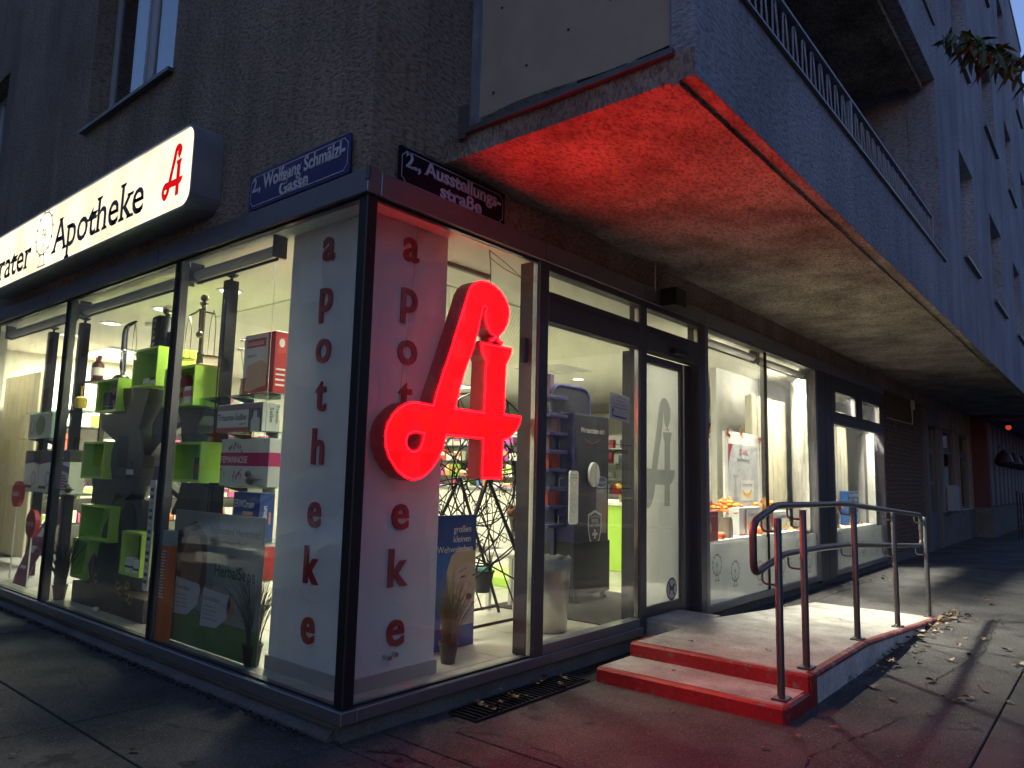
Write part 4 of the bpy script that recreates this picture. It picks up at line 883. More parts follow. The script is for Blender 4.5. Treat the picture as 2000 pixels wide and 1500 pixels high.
# antique apparatus and balances on the cubes
def balance(label, x, y, z, h, metal, wood, sc=1.0):
    t = thing('balance_scale', label, 'balance', (x,y,z))
    mk('base', MB().bbox(-.09,.09,-.17,.17,0,.022,.004), wood, t)
    mk('column', MB().lathe([(.045,.022),(.03,.035),(.024,.10),(.028,.12),(.018,.135),(.016,h-.05),(.022,h-.045),(.014,h-.03)], (0,0,0), 14), metal, t)
    mk('finial', MB().lathe([(.012,h-.03),(.034,h-.026),(.034,h-.02),(.012,h-.012)], (0,0,0), 14).ball((0,0,h+.018), .03, 12, 8), metal, t)
    zb = h-.11; mk('beam', MB().tube([(-.03,-.23,zb-.03),(-.03,-.06,zb+.01),(-.03,0,zb+.035),(-.03,.06,zb+.015),(-.03,.16,zb+.005)], .008, 6).tube([(0,0,zb+.06),(-.03,0,zb+.075)], .006, 6), metal, t)
    for s in (-.22, .155):
        pz = .075 if s > 0 else .06
        for q in (-.045, .045): mk('hanger', MB().tube([(-.03,s,zb),(-.03,s+q*.7,zb-.06),(-.03,s+q,zb-.14),(-.03,s+q,pz+.012)], .0028, 5), metal, t)
        mk('pan', MB().lathe([(.02,0),(.058,.004),(.064,.016),(.06,.014),(.02,.006)], (-.03,s,pz), 16), metal, t)
    mk('pointer', MB().tube([(-.035,-.02,zb+.03),(-.035,-.03,zb-.14)], .010, 6).ball((-.035,-.032,zb-.17), .028, 10, 6), metal, t)
balance('antique balance with a ball topped column on the lime cube beside the pole', .38,2.44,2.0505,.54, flat('old_brass', (.30,.26,.22), .3, .9, noise=.1), colr(.45,.20,.08))
app = thing('letter_scale', 'black antique lever scale on the far upper lime cube', 'balance', (.36,3.80,2.0505))
mk('base', MB().lathe([(.075,0),(.07,.02),(.05,.04),(.03,.05)], (0,0,0), 14), BLKMET, app)
mk('arm', MB().tube([(0,-.02,.04),(0,0,.12),(0,.0,.42),(0,-.02,.47),(0,-.06,.49),(0,-.20,.505)], [.018,.024,.026,.024,.018,.012], 8), BLKMET, app)
mk('rod', MB().tube([(-.02,-.06,.05),(-.02,-.05,.45)], .008, 6).tube([(-.02,-.12,.06),(-.02,-.10,.47)], .005, 6).ball((-.02,-.06,.25), .022, 8, 6), CHROME, app)
mk('hanger', MB().tube([(0,-.2,.5),(0,-.22,.42),(0,-.25,.3),(0,-.25,.2)], .004, 5).tube([(0,-.2,.5),(0,-.18,.42),(0,-.17,.3),(0,-.17,.2)], .004, 5), CHROME, app)
mc = thing('antique_apparatus', 'dark antique apparatus with a ball knob on the topmost lime cube', 'apparatus', (.38,3.02,2.2455))
mk('body', MB().bbox(-.07,.05,.03,.16,0,.30,.02), BLKMET, mc)
for k in range(5): mk('rib', MB().box(-.078,-.07,.05,.10,.04+.05*k,.065+.05*k), CHROME, mc)
mk('cylinder', MB().lathe([(.045,0),(.045,.25),(.03,.28),(.02,.29)], (-.02,-.02,0), 14), DK, mc); mk('knob', MB().ball((-.02,-.02,.335), .045, 12, 8), CHROME, mc)
mk('side_box', MB().bbox(-.05,.04,-.18,-.09,0,.14,.005), BLKMET, mc); mk('crank', MB().tube([(-.01,-.135,.14),(-.01,-.135,.20),(-.01,-.16,.20),(-.01,-.16,.27),(-.01,-.11,.27),(-.01,-.11,.21)], .005, 5), CHROME, mc)
def bottle(name, label, x, y, z, r, h, mat, capm, labm=None):
    t = thing(name, label, 'bottle', (x,y,z))
    mk('body', MB().lathe([(r*.94,0),(r,.006),(r,h*.60),(r*.85,h*.68),(r*.42,h*.76),(r*.40,h*.86)], (0,0,0), 14), mat, t)
    mk('cap', MB().lathe([(r*.5,h*.86),(r*.52,h*.99),(r*.48,h)], (0,0,0), 12), capm, t)
    if labm: mk('label_band', MB().lathe([(r*1.01,h*.18),(r*1.01,h*.50)], (0,0,0), 14, caps=False), labm, t)
    return t
bottle('supplement_jar','dark supplement jar with pale label on the tree shelf',.33,3.34,1.2035,.045,.13,colr(.02,.025,.04),DK,LGT); bottle('dropper_bottle','small white capped bottle beside the dark jar',.36,3.20,1.2035,.028,.15,colr(.2,.25,.3),WH)
sh2 = thing('wall_shelf', 'dark wall shelf behind the far lime cubes', 'shelf', (.5,4.5,2.10)); mk('board', MB().box(-.12,.12,-.2,.2,-.02,0), DTREE, sh2); mk('bracket', MB().box(-.02,.02,-.02,.02,-1.95,-.02), DTREE, sh2)
bottle('apothecary_flask','brown apothecary flask with white label on the dark shelf',.42,4.5,2.1005,.055,.24,colr(.10,.02,.015),colr(.10,.02,.015),WH)
yb = thing('spray_can', 'small yellow spray can below the brown flask', 'can', (.30,4.5,1.826)); mk('body', MB().lathe([(.05,0),(.055,.02),(.055,.09),(.02,.11)], (0,0,0), 12), colr(.55,.42,.06), yb); mk('pump', MB().tube([(0,0,.11),(0,0,.20)], .008, 6).tube([(0,-.03,.2),(0,.03,.2)], .006, 6), colr(.55,.42,.06), yb)
def bird(label, x, y, z):
    t = thing('bird_figure', label, 'ornament', (x,y,z))
    mk('body', MB().ball((0,0,.045), .04, 10, 8, (.75,1.15,.8)), colr(.08,.06,.055), t); mk('breast', MB().ball((-.004,.022,.040), .031, 10, 6, (.8,.9,.8)), colr(.45,.22,.12), t)
    mk('head', MB().ball((0,.042,.082), .022, 8, 6), colr(.05,.045,.045), t); mk('beak', MB().tube([(0,.06,.082),(0,.078,.078)], [.006,.001], 5), DK, t); mk('tail', MB().box(-.012,.012,-.10,-.035,.045,.053), DK, t)
    mk('leg', MB().tube([(-.008,.0,.0),(-.008,0,.02)], .002, 4), DK, t); mk('leg', MB().tube([(.008,.0,.0),(.008,0,.02)], .002, 4), DK, t)
bird('small bird ornament on the third glass shelf beside the white column', .24,1.36,1.1805); bird('small bird ornament on the far glass shelf', .26,4.48,1.0205)
fv = thing('flower_vase', 'patterned vase with white flowers behind the red plaster pack', 'vase', (.44,1.86,1.8005))
mk('vase', MB().lathe([(.035,0),(.038,.03),(.032,.12),(.036,.14),(.033,.138)], (0,0,0), 12), colr(.35,.34,.22), fv)
for k,(dy,h) in enumerate(((.05,.42),(.09,.36),(-.02,.34))):
    mk('stem', MB().tube([(0,0,.05),(0,dy*.5,h*.6),(0,dy,h)], .0025, 4), colr(.18,.25,.10), fv)
    for q in range(5): a = q*1.256; mk('petal', MB().ball((.018*math.cos(a),dy+.018*math.sin(a),h+.008), .017, 6, 4, (1,1,.5)), WH, fv)
# --- big poster board against the side glass
hb_ = thing('poster_board', 'large cough remedy poster board standing against the side glass', 'poster', (.10,1.50,FL)); W_ = 1.11
mk('board', MB().bbox(0,.012,-.555,.555,.005,.86,.002), colr(.24,.27,.24), hb_); HO = (0,.555,0)
pr_rect(hb_,'print',HO,UL,0,W_,.01,.20,colr(.10,.20,.06),.001); pr_poly(hb_,'print',[(0,.20),(.25,.26),(.6,.20),(1.11,.19),(1.11,.2),(0,.2)],HO,UL,colr(.10,.20,.06),off=.0012)
pr_poly(hb_,'print',[(.0,.30),(.02,.70),(.30,.80),(.46,.70),(.48,.42),(.40,.30),(.20,.24)],HO,UL,colr(.10,.05,.03),off=.0014); pr_poly(hb_,'print',[(.12,.55),(.22,.72),(.36,.70),(.42,.55),(.38,.38),(.25,.30),(.16,.38)],HO,UL,colr(.28,.15,.09),off=.0017)
pr_poly(hb_,'print',[(.55,.19),(.85,.30),(1.1,.44),(1.11,.86),(.60,.86)],HO,UL,colr(.33,.36,.32),off=.0011)
ft_ = lambda s,u,z,h,m,w,**k: pr_text(hb_, s, (0,.555-u,z), UL, h, m, width=w, off=.003, **k)
ft_('Reizhusten? Heiserkeit?',.50,.735,.045,DK,.58); ft_('Halsbeschwerden?',.50,.665,.045,DK,.43); ft_('DR. THEISS',.60,.585,.030,colr(.35,.20,.05),.22); ft_('Herbal',.58,.475,.075,colr(.04,.13,.05),.27,bold=.02); ft_('Sept',.86,.475,.075,DK,.19)
for (u,z,s) in ((.06,.18,'a'),(.44,.15,'b')):
    pr_poly(hb_,'pack',[(u,z),(u+.20,z+.01),(u+.33,z+.09),(u+.36,z+.18),(u+.34,z+.22),(u+.02,z+.24)],HO,UL,LGT,off=.0025); ft_('HerbalSept',u+.03,z+.165,.028,colr(.05,.12,.06),.2)
    for k in range(4): pr_rect(hb_,'print',HO,UL,u+.03,u+.20-.02*(k%2),z+.05+.025*k,z+.058+.025*k,GRY,.003)
pr_poly(hb_,'print',ellipse(.80,.30,.045,.075,16),HO,UL,colr(.40,.16,.04),off=.0025)
osn = thing('sample_strip', 'narrow orange floor display with white print beside the poster board', 'display', (.055,2.025,FL)); mk('card', MB().bbox(-.03,.03,-.065,.065,0,.62,.002), ORG, osn); mk('card_top', MB().bbox(-.03,.03,-.065,.065,.62,.72,.002), colr(.3,.42,.45), osn)
for k in range(16): pr_rect(osn,'print',(-.03,.065,0),UL,.04,.11-.01*(k%3),.28+.02*k,.288+.02*k,WH)
lst = thing('price_strip', 'grey hanging text strip behind the second side pane', 'sign', (.10,2.42,.42)); mk('strip', MB().box(-.004,.004,-.04,.04,0,.78), LGT, lst)
for k in range(14): pr_rect(lst,'print',(-.004,.04,0),UL,.012,.065,.05+.05*k,.075+.05*k,[DK,NAV,GRY][k%3])
# leaning purple floor banner with two red balls
nb = thing('floor_banner', 'leaning purple floor banner at the left end of the side window', 'banner', (.14,5.15,FL))
m = MB(); N = 12
for k in range(N+1):
    v = k/N; x = .45*v**1.3; z = .98*v; w = .17+.02*v
    m.v += [(x,-w,z),(x,w,z),(x+.012,w,z),(x+.012,-w,z)]
for k in range(N):
    a = 4*k
    for q in range(4): m.f.append((a+q,a+(q+1)%4,a+4+(q+1)%4,a+4+q))
mk('banner', m, colr(.20,.03,.10), nb)
for k,v in enumerate((.15,.3,.45,.62)): x = .45*v**1.3; mk('print', MB().add([(x-.004+.01*0,.12-.03*k%.05,.98*v),(x-.004,-.02,.98*v),(x+.036,-.02,.98*v+.08),(x+.036,.12,.98*v+.08)], [(0,1,2,3)]), LGT, nb)
def ballsign(label, x, y, z):
    t = thing('red_ball_sign', label, 'sign', (x,y,z)); mk('disc', MB().prism(ellipse(0,0,.13,.13,20), lambda a,b,d: (d,a,b), -.02, .02), colr(.40,.015,.02), t); pr_text(t,'NUROFEN',(-.0205,.10,-.02),UL,.042,WH,width=.2); mk('stick', MB().box(-.006,.006,-.006,.006,-(z-FL),-.10), WH, t)
ballsign('upper round red sign on a stick behind the far side pane', .20,5.62,.99); ballsign('lower round red sign in front of the purple banner', .12,4.86,.74)
# ornamental grasses
def grass_pot(label, x, y, z, h, spread, n, col, seed):
    t = thing('grass_plant', label, 'plant', (x,y,z)); r = random.Random(seed)
    mk('pot', MB().lathe([(.042,0),(.058,.11),(.062,.11),(.062,.125),(.052,.125),(.05,.11)], (0,0,0), 14), colr(.04,.03,.03), t)
    m = MB()
    for k in range(n):
        a = r.uniform(0,6.283); rr = r.uniform(0,.042); L_ = h*r.uniform(.55,1.0); sp = spread*r.uniform(.1,1)**1.4; dx, dy = math.cos(a), math.sin(a); P = []
        droop = r.uniform(.0,.25)
        for q in range(5):
            v = q/4; P.append((dx*(rr+sp*v*v), dy*(rr+sp*v*v), .10+L_*v-droop*L_*v**3*sp*2.))
        m.tube(P, [.0028,.0026,.0022,.0016,.0004], 3, caps=False)
    mk('blades', m, col, t, smooth=True, kind='stuff'); return t
GRS = colr(.16,.13,.06); GRS2 = colr(.06,.06,.035)
grass_pot('potted ornamental grass in front of the white column behind the side glass', .125,1.03,FL,.52,.22,110,GRS2,1); grass_pot('potted ornamental grass beside the dark tree stand behind the side glass', .13,4.08,FL,.55,.26,110,GRS2,2); grass_pot('potted ornamental grass in front of the blue poster', .985,.26,FL,.47,.20,120,GRS,3)
# sunflowers on the platform edge
for k,(y,z,x) in enumerate(((3.42,.40,.16),(2.98,.39,.15),(2.90,.36,.14),(2.80,.33,.15),(2.86,.40,.17),(2.70,.32,.13))):
    t = thing('sunflower', ['lone artificial sunflower at the far side of the platform','uppermost sunflower of the cluster on the platform','second sunflower of the cluster on the platform','third sunflower of the cluster on the platform','small sunflower behind the cluster on the platform','nearest and lowest sunflower of the cluster'][k], 'flower', (x,y,z))
    for q in range(12): a = q*.5236; mk('petal', MB().add([(-.004,.018*math.cos(a-.2),.018*math.sin(a-.2)),(-.012,.046*math.cos(a),.046*math.sin(a)),(-.004,.018*math.cos(a+.2),.018*math.sin(a+.2)),(.0,.01*math.cos(a),.01*math.sin(a))],[(0,1,2,3)]), colr(.85,.52,.05), t)
    mk('centre', MB().ball((-.006,0,0), .02, 8, 6, (.5,1,1)), colr(.06,.03,.012), t); mk('stem', MB().tube([(.0,0,0),(.03,.03,-.04),(.05,.08,-.06)], .004, 5), colr(.08,.12,.04), t)
stn = thing('pebble', 'pale pebble lying on the floor in front of the brown platform', 'stone', (.12,3.28,FL)); mk('stone', MB().ball((0,0,.022), .032, 9, 6, (.9,1.3,.7)), LGT, stn)
wf = thing('wooden_figure', 'brown wooden figure standing at the foot of the dark tree', 'ornament', (.24,3.72,.3205)); mk('body', MB().lathe([(.03,0),(.018,.04),(.03,.10),(.036,.15),(.02,.21),(.004,.24)], (0,0,0), 12), colr(.10,.05,.03), wf)
# --- shelves with products deep in the shop
SHB = flat('shelf_dark', (.05,.05,.052), .5); SHW = flat('shelf_white', (.70,.69,.64), .5)
def shelf_unit(label, x0, x1, y0, y1, z0, z1, n, mat, backm, face):
    t = thing('product_shelf', label, 'shelf', ((x0+x1)/2,(y0+y1)/2,z0)); cx, cy_ = (x0+x1)/2, (y0+y1)/2
    B = lambda a,b,c,d,e,f: MB().box(a-cx,b-cx,c-cy_,d-cy_,e-z0,f-z0)
    if face == 'y': mk('back', B(x0,x1,y1-.02,y1,z0,z1), backm, t); mk('side', B(x0,x0+.02,y0,y1-.021,z0,z1), mat, t); mk('side', B(x1-.02,x1,y0,y1-.021,z0,z1), mat, t)
    else: mk('back', B(x1-.02,x1,y0,y1,z0,z1), backm, t); mk('side', B(x0,x1-.021,y0,y0+.02,z0,z1), mat, t); mk('side', B(x0,x1-.021,y1-.02,y1,z0,z1), mat, t)
    zs = [z0+(z1-z0)*k/n for k in range(n)]
    for z in zs: mk('shelf_board', B(x0+.0205,x1-.0205,y0,y1-.0205,z,z+.02) if face == 'y' else B(x0,x1-.0205,y0+.0205,y1-.0205,z,z+.02), mat, t)
    return [z+.0205 for z in zs]
PAL = [(.72,.70,.62),(.66,.62,.50),(.30,.05,.22),(.55,.12,.30),(.25,.50,.05),(.70,.66,.50),(.60,.10,.06),(.70,.35,.08),(.10,.20,.42),(.72,.60,.20),(.62,.62,.66),(.50,.20,.10)]
pm = {}
def product(x, y, z, w, d, h, col, label, group):
    key = (round(w,2), round(d,2), round(h,2))
    if key not in pm: me = MB().bbox(-key[0]/2,key[0]/2,-key[1]/2,key[1]/2,0,key[2],.003).mesh('product_box'); fix_normals(me); pm[key] = me
    me = pm[key].copy(); me.materials.clear()
    o = mk('product_box', me, colr(*col), None, label, 'box', group, fixn=False); o.location = (x,y,z)
    return o
def band(o, col, face):
    """printed band on a shelf product"""
    b = o.data.vertices; X = [v.co.x for v in b]; Y = [v.co.y for v in b]; h = max(v.co.z for v in b)
    if face == 'y': pr_rect(o,'print',(min(X),min(Y),0),UR,.004,max(X)-min(X)-.004,h*.45,h*.8,colr(*col),.001)
    else: pr_rect(o,'print',(min(X),max(Y),0),UL,.004,max(Y)-min(Y)-.004,h*.45,h*.8,colr(*col),.001)
zs = shelf_unit('dark product shelves on the far wall seen through the side window', .75,4.4,7.62,7.98,.2,2.1,6,SHB,SHW,'y')
for z in zs[1:]:
    x = .85; 
    while x < 4.25:
        w = round(rnd.choice((.08,.12,.16,.2)),2); h = round(rnd.choice((.12,.16,.2)),2)
        if rnd.random() < .78: o = product(x+w/2, 7.70, z, w, .12, h, rnd.choice(PAL[:7]), 'product on the dark shelves of the far wall', 'products on the far wall shelves'); band(o, rnd.choice(PAL), 'y') if rnd.random() < .5 else None
        x += w+.02
zs = shelf_unit('colourful product shelves behind the iron ferris wheel stand', 7.7,8.05,4.6,7.95,.95,2.1,4,SHB,SHW,'x')
for z in zs:
    y = 4.7
    while y < 7.8:
        w = round(rnd.choice((.12,.16,.22)),2); h = round(rnd.choice((.14,.18,.22)),2)
        if rnd.random() < .88: o = product(7.80, y+w/2, z, .12, w, h, rnd.choice(PAL), 'product on the colourful shelves behind the iron stand', 'products on the shelves behind the iron stand'); band(o, rnd.choice(PAL), 'x') if rnd.random() < .7 else None
        y += w+.03
zs = shelf_unit('white product shelves seen through the side light beside the door', 9.3,9.6,2.6,5.4,.4,2.1,6,SHW,SHW,'x')
for z in zs:
    y = 2.7
    while y < 5.25:
        w = round(rnd.choice((.1,.14,.18)),2); h = round(rnd.choice((.12,.16,.2)),2)
        if rnd.random() < .7: product(9.40, y+w/2, z, .1, w, h, rnd.choice([(.72,.72,.7),(.45,.04,.05),(.2,.3,.5),(.6,.62,.6)]), 'product on the white shelves beyond the door side light', 'products on the white shelves')
        y += w+.05
wc = thing('white_counter', 'white sales counter behind the iron ferris wheel stand', 'counter', (5.9,4.9,FL)); mk('body', MB().bbox(-.1,.5,-1.4,1.5,.10,.92,.01), SHW, wc); mk('worktop', MB().bbox(-.14,.54,-1.44,1.54,.9205,.96,.004), GREYP, wc); mk('skirting', MB().box(-.08,.48,-1.38,1.48,0,.099), GREYP, wc)
gc = thing('green_counter', 'lime green sales counter behind the blue product stand', 'counter', (6.1,2.2,FL)); mk('body', MB().bbox(-.55,.6,-.42,.55,.0,.80,.008), GREEN, gc); mk('worktop', MB().bbox(-.58,.63,-.45,.58,.801,.835,.004), WHITE, gc)
gp = thing('green_plinth', 'low lime green floor plinth beyond the iron stand', 'plinth', (3.9,2.35,FL)); mk('body', MB().bbox(-.35,.35,-.6,.5,.0,.09,.006), GREEN, gp)
sf = thing('sunflower_pot', 'small pot of sunflowers on the green counter', 'flowers', (5.75,1.9,FL+.8355)); mk('pot', MB().lathe([(.05,0),(.06,.1)], (0,0,0), 10), colr(.3,.2,.1), sf)
for k in range(5): mk('bloom', MB().ball((.07*math.cos(k*1.3),.07*math.sin(k*1.3),.16+.03*(k%3)), .04, 8, 5, (1,1,.6)), colr(.7,.40,.04), sf)
# ================================================================ things behind the corner pane and the side light
pb = thing('blue_poster', 'blue poster board with a crying child behind the potted grass', 'poster', (1.20,.50,FL))
mk('board', MB().bbox(-.26,.27,0,.012,.0,.87,.002), colr(.03,.13,.46), pb); PO = (-.26,0,0)
def pp(name, pts, mat, off): return pr_poly(pb, name, pts, PO, UR, mat, off=off)
pp('print', [(0,0),(.53,0),(.53,.14),(0,.14)], colr(.015,.075,.32), .001); pp('print', [(0,.62),(.53,.62),(.53,.87),(0,.87)], colr(.015,.06,.26), .001)
for s, z in (('großen',.755),('kleinen',.69),('Wehwehchen',.625)): pr_text(pb, s, (.215 if s != 'Wehwehchen' else .235, 0, z), UR, .045, WH, align='RIGHT', xs=.95, bold=.006)
pp('shirt', [(.20,.14),(.24,.24),(.33,.28),(.53,.27),(.53,.14)], colr(.45,.45,.46), .0014); pp('hair', [(.26,.36),(.25,.50),(.29,.60),(.37,.655),(.46,.65),(.53,.62),(.53,.30),(.46,.27),(.30,.28)], colr(.66,.48,.28), .0016)
pp('face', [(.335,.36),(.33,.46),(.36,.535),(.44,.55),(.53,.54),(.53,.29),(.47,.265),(.39,.28)], colr(.74,.50,.38), .002); pp('eye', [(.375,.452),(.395,.463),(.425,.466),(.442,.458),(.42,.455),(.395,.450)], colr(.12,.07,.06), .0025); pp('eye', [(.492,.458),(.51,.468),(.53,.466),(.53,.456),(.51,.455)], colr(.12,.07,.06), .0025); pp('brow', [(.365,.485),(.44,.510),(.442,.518),(.365,.494)], colr(.40,.24,.16), .0025)
pp('nose', ellipse(.47,.405,.02,.022,10), colr(.66,.40,.30), .0025); pp('mouth', [(.44,.312),(.447,.338),(.47,.346),(.495,.338),(.503,.312),(.485,.302),(.458,.302)], colr(.22,.04,.04), .0025); pp('cheek', ellipse(.385,.385,.03,.035,12), colr(.74,.42,.33), .0023)
mk('easel_foot', MB().box(.0,.03,.012,.25,0,.012), colr(.02,.05,.2), pb)
# wrought iron ferris wheel plant stand
fw = thing('ferris_wheel_stand', 'black wrought iron ferris wheel plant stand behind the corner pane', 'plant stand', (1.86,.90,FL))
IRON = flat('wrought_iron', (.018,.014,.012), .45, .6, noise=.2); RW, HZ = .66, 1.12
def circ(r, y, n=40, cz=HZ): return [(r*math.cos(2*math.pi*k/n), y, cz+r*math.sin(2*math.pi*k/n)) for k in range(n)]
for y in (-.12,.12):
    mk('rim', MB().tube(circ(RW,y), .007, 5, closed=True), IRON, fw); mk('rim', MB().tube(circ(RW*.55,y,28), .006, 5, closed=True), IRON, fw); mk('hub_ring', MB().tube(circ(.07,y,14), .007, 5, closed=True), IRON, fw)
    for k in range(12): a = k*math.pi/6+.13; mk('spoke', MB().tube([(.07*math.cos(a),y,HZ+.07*math.sin(a)),(RW*math.cos(a),y,HZ+RW*math.sin(a))], .0055, 5), IRON, fw)
    for s in (-1,1): mk('leg', MB().tube([(0,y*1.25,HZ),(s*.60,y*1.9,.03),(s*.61,y*1.9,.0)], .014, 6), IRON, fw)
    mk('cross_bar', MB().box(-.6,.6,y*1.9-.008,y*1.9+.008,.045,.065), IRON, fw)
    mk('brace', MB().tube([(-.50,y*1.8,.25),(.33,y*1.5,.62)], .007, 5), IRON, fw); mk('brace', MB().tube([(.50,y*1.8,.25),(-.33,y*1.5,.62)], .007, 5), IRON, fw)
    mk('brace', MB().tube([(-.36,y*1.6,.05),(.10,y*1.4,.9)], .006, 5), IRON, fw); mk('brace', MB().tube([(.36,y*1.6,.05),(-.10,y*1.4,.9)], .006, 5), IRON, fw)
for y in (-.12,.12):
    for k in range(12):
        a, b = k*math.pi/6+.13, (k+4)*math.pi/6+.13; mk('lattice_bar', MB().tube([(RW*math.cos(a),y,HZ+RW*math.sin(a)),(RW*math.cos(b),y,HZ+RW*math.sin(b))], .0042, 4), IRON, fw)
def scroll(cx, cz, r, a0, turns, sgn, y):
    P = []
    for k in range(16): t = k/15; a = a0+sgn*turns*2*math.pi*t; rr = r*(1-.78*t); P.append((cx+rr*math.cos(a), y, cz+rr*math.sin(a)))
    return P
for k in range(12):
    a = (k+.5)*math.pi/6+.13
    for rr, s in ((RW*.80,.055),(RW*.36,.05)):
        cx, cz = rr*math.cos(a), HZ+rr*math.sin(a); m = MB()
        for sg in (1,-1): m.tube(scroll(cx+sg*.045*math.sin(a), cz-sg*.045*math.cos(a), s, a+math.pi*(.5 if sg>0 else -.5), 1.2, sg, -.12), .0035, 4)
        mk('scroll', m, IRON, fw)
for k in range(6):
    a = k*math.pi/3+.13+math.pi/6; cx, cz = RW*math.cos(a), HZ+RW*math.sin(a); m = MB()
    m.ball((cx*1.04,-.12,HZ+(cz-HZ)*1.04), .022, 6, 5, (1,.4,1.8))
    for sg in (-1,1): m.ball((cx*1.0+sg*.03*math.sin(a),-.12,HZ+(cz-HZ)*1.0-sg*.03*math.cos(a)), .017, 6, 4, (1,.4,1))
    mk('finial', m, IRON, fw)
    mk('axle', MB().tube([(cx,-.14,cz),(cx,.14,cz)], .006, 5), IRON, fw)
def hang_pot(label, x, y, z, mat, stuff):
    t = thing('hanging_pot', label, 'pot', (x,y,z)); mk('pot', MB().lathe([(.055,0),(.085,.15),(.092,.15),(.092,.165),(.078,.165),(.076,.15)], (0,0,0), 14), mat, t)
    mk('hanger', MB().tube([(-.08,0,.16),(-.02,0,.30),(0,0,.34),(.02,0,.30),(.08,0,.16)], .004, 5), IRON, t)
    if stuff: mk('filling', MB().ball((0,0,.16), .075, 10, 6, (1,1,.55)), stuff, t)
    return t
PLAST = colr(.03,.028,.026)
hang_pot('dark hanging pot with teal cloth low on the iron wheel', 1.955,.86,.40,PLAST,colr(.02,.20,.20)); hang_pot('dark hanging pot holding a pale paper at the right of the iron wheel', 2.36,.84,1.26,PLAST,None); hang_pot('dark hanging pot below the brown plush at the right of the iron wheel', 2.36,.84,.80,PLAST,None)
pap = thing('paper_sheet', 'pale folded paper lying on the upper hanging pot', 'paper', (2.33,.80,1.43)); mk('sheet', MB().add([(-.11,-.05,-.02),(.10,-.05,.03),(.10,.06,.04),(-.11,.06,-.01),(0,0,.035)],[(0,1,4),(1,2,4),(2,3,4),(3,0,4)]), LGT, pap)
plu = thing('plush_toy', 'round brown plush toy sitting on the iron wheel', 'toy', (2.26,.80,.97)); mk('body', MB().ball((0,0,.03), .075, 12, 8, (1.15,.9,.75)), colr(.22,.09,.03), plu); mk('ear', MB().ball((-.06,0,.08), .022, 8, 6), colr(.22,.09,.03), plu); mk('ear', MB().ball((.03,-.02,.09), .022, 8, 6), colr(.22,.09,.03), plu)
mk('eye', MB().ball((-.035,-.06,.05), .012, 6, 5), WH, plu); mk('eye', MB().ball((.0,-.065,.05), .012, 6, 5), WH, plu)
rib = thing('ribbon_bow', 'cream and black ribbon bow below the plush toy', 'bow', (2.30,.80,.80))
for k in range(6): a = k*1.05+.3; mk('loop', MB().add([(0,0,0),(.10*math.cos(a),-.02,.08*math.sin(a)),(.11*math.cos(a+.4),.01,.09*math.sin(a+.4))],[(0,1,2)]), [colr(.5,.45,.3),PLAST][k%2], rib)
wch = thing('white_chair', 'white plastic chair frame half hidden by the window post', 'chair', (2.62,1.10,FL))
for dx in (-.15,.15):
    for dy in (-.15,.15): mk('leg', MB().bbox(dx-.02,dx+.02,dy-.02,dy+.02,0,.46,.004), SHW, wch)
mk('seat', MB().bbox(-.19,.19,-.19,.19,.4605,.50,.008), SHW, wch); mk('rail', MB().bbox(-.13,.13,-.17,-.14,.2,.25,.004), SHW, wch)
# waste bin
bn = thing('waste_bin', 'round stainless waste bin with a clear liner inside the side light', 'bin', (2.20,.42,FL))
mk('drum', MB().lathe([(.145,0),(.15,.006),(.172,.52),(.178,.524),(.178,.534),(.168,.534),(.166,.50),(.14,.02)], (0,0,0), 28), STEEL, bn)
m = MB(); nn = 30
m.add([((.18+.003*math.sin(k*5))*math.cos(2*math.pi*k/nn),(.18+.003*math.sin(k*5))*math.sin(2*math.pi*k/nn),z+.012*math.sin(k*2.3)) for z in (.46,.537) for k in range(nn)]+[(.165*math.cos(2*math.pi*k/nn),.165*math.sin(2*math.pi*k/nn),.42) for k in range(nn)],
      [(k,(k+1)%nn,(k+1)%nn+nn,k+nn) for k in range(nn)]+[(k+nn,(k+1)%nn+nn,(k+1)%nn+2*nn,k+2*nn) for k in range(nn)])
mk('liner', m, frosted('bin_liner', (.45,.50,.52), .5), bn, smooth=True)
mat_ = thing('door_mat', 'dark grey entrance mat inside the door', 'mat', (3.25,.62,FL)); mk('mat', MB().bbox(-.62,.85,-.52,.75,.0015,.012,.003), flat('mat_fibre', (.035,.032,.03), .95, noise=.35, nscale=160., bump=.6, bscale=300.), mat_)
# blue product stand
bs = thing('product_stand', 'tall blue plaster display stand on castors behind the side light', 'display stand', (3.20,.88,FL))
BLU = colr(.028,.026,.125); BLU2 = colr(.013,.012,.032)
mk('body', MB().bbox(0,.58,0,.42,.08,1.73,.006), BLU2, bs); mk('side_panel', MB().box(-.006,-.001,.0,.42,.08,1.73), BLU, bs); mk('base_box', MB().bbox(-.012,.592,-.012,.43,.075,.55,.005), colr(.009,.008,.018), bs)
H = MB(); 
hp = [(-.235,.10,1.70),(-.235,.10,1.86),(-.22,.10,1.93),(-.17,.10,1.975),(-.10,.10,1.985),(.24,.10,1.985),(.31,.10,1.97),(.36,.10,1.92),(.37,.10,1.86),(.37,.10,1.74)]
mk('header_frame', H.tube(hp, .02, 8), BLU, bs); mk('header_board', MB().prism([(-.225,1.74),(-.225,1.9),(-.16,1.97),(.28,1.97),(.36,1.9),(.36,1.74)], lambda a,b,d:(a,d,b), .09, .105), colr(.02,.02,.035), bs)
for x in (.04,.54):
    for y in (.03,.38): mk('castor', MB().tube([(x-.012,y,.032),(x+.012,y,.032)], .03, 12).box(x-.014,x+.014,y-.02,y+.02,.045,.075), DK, bs)
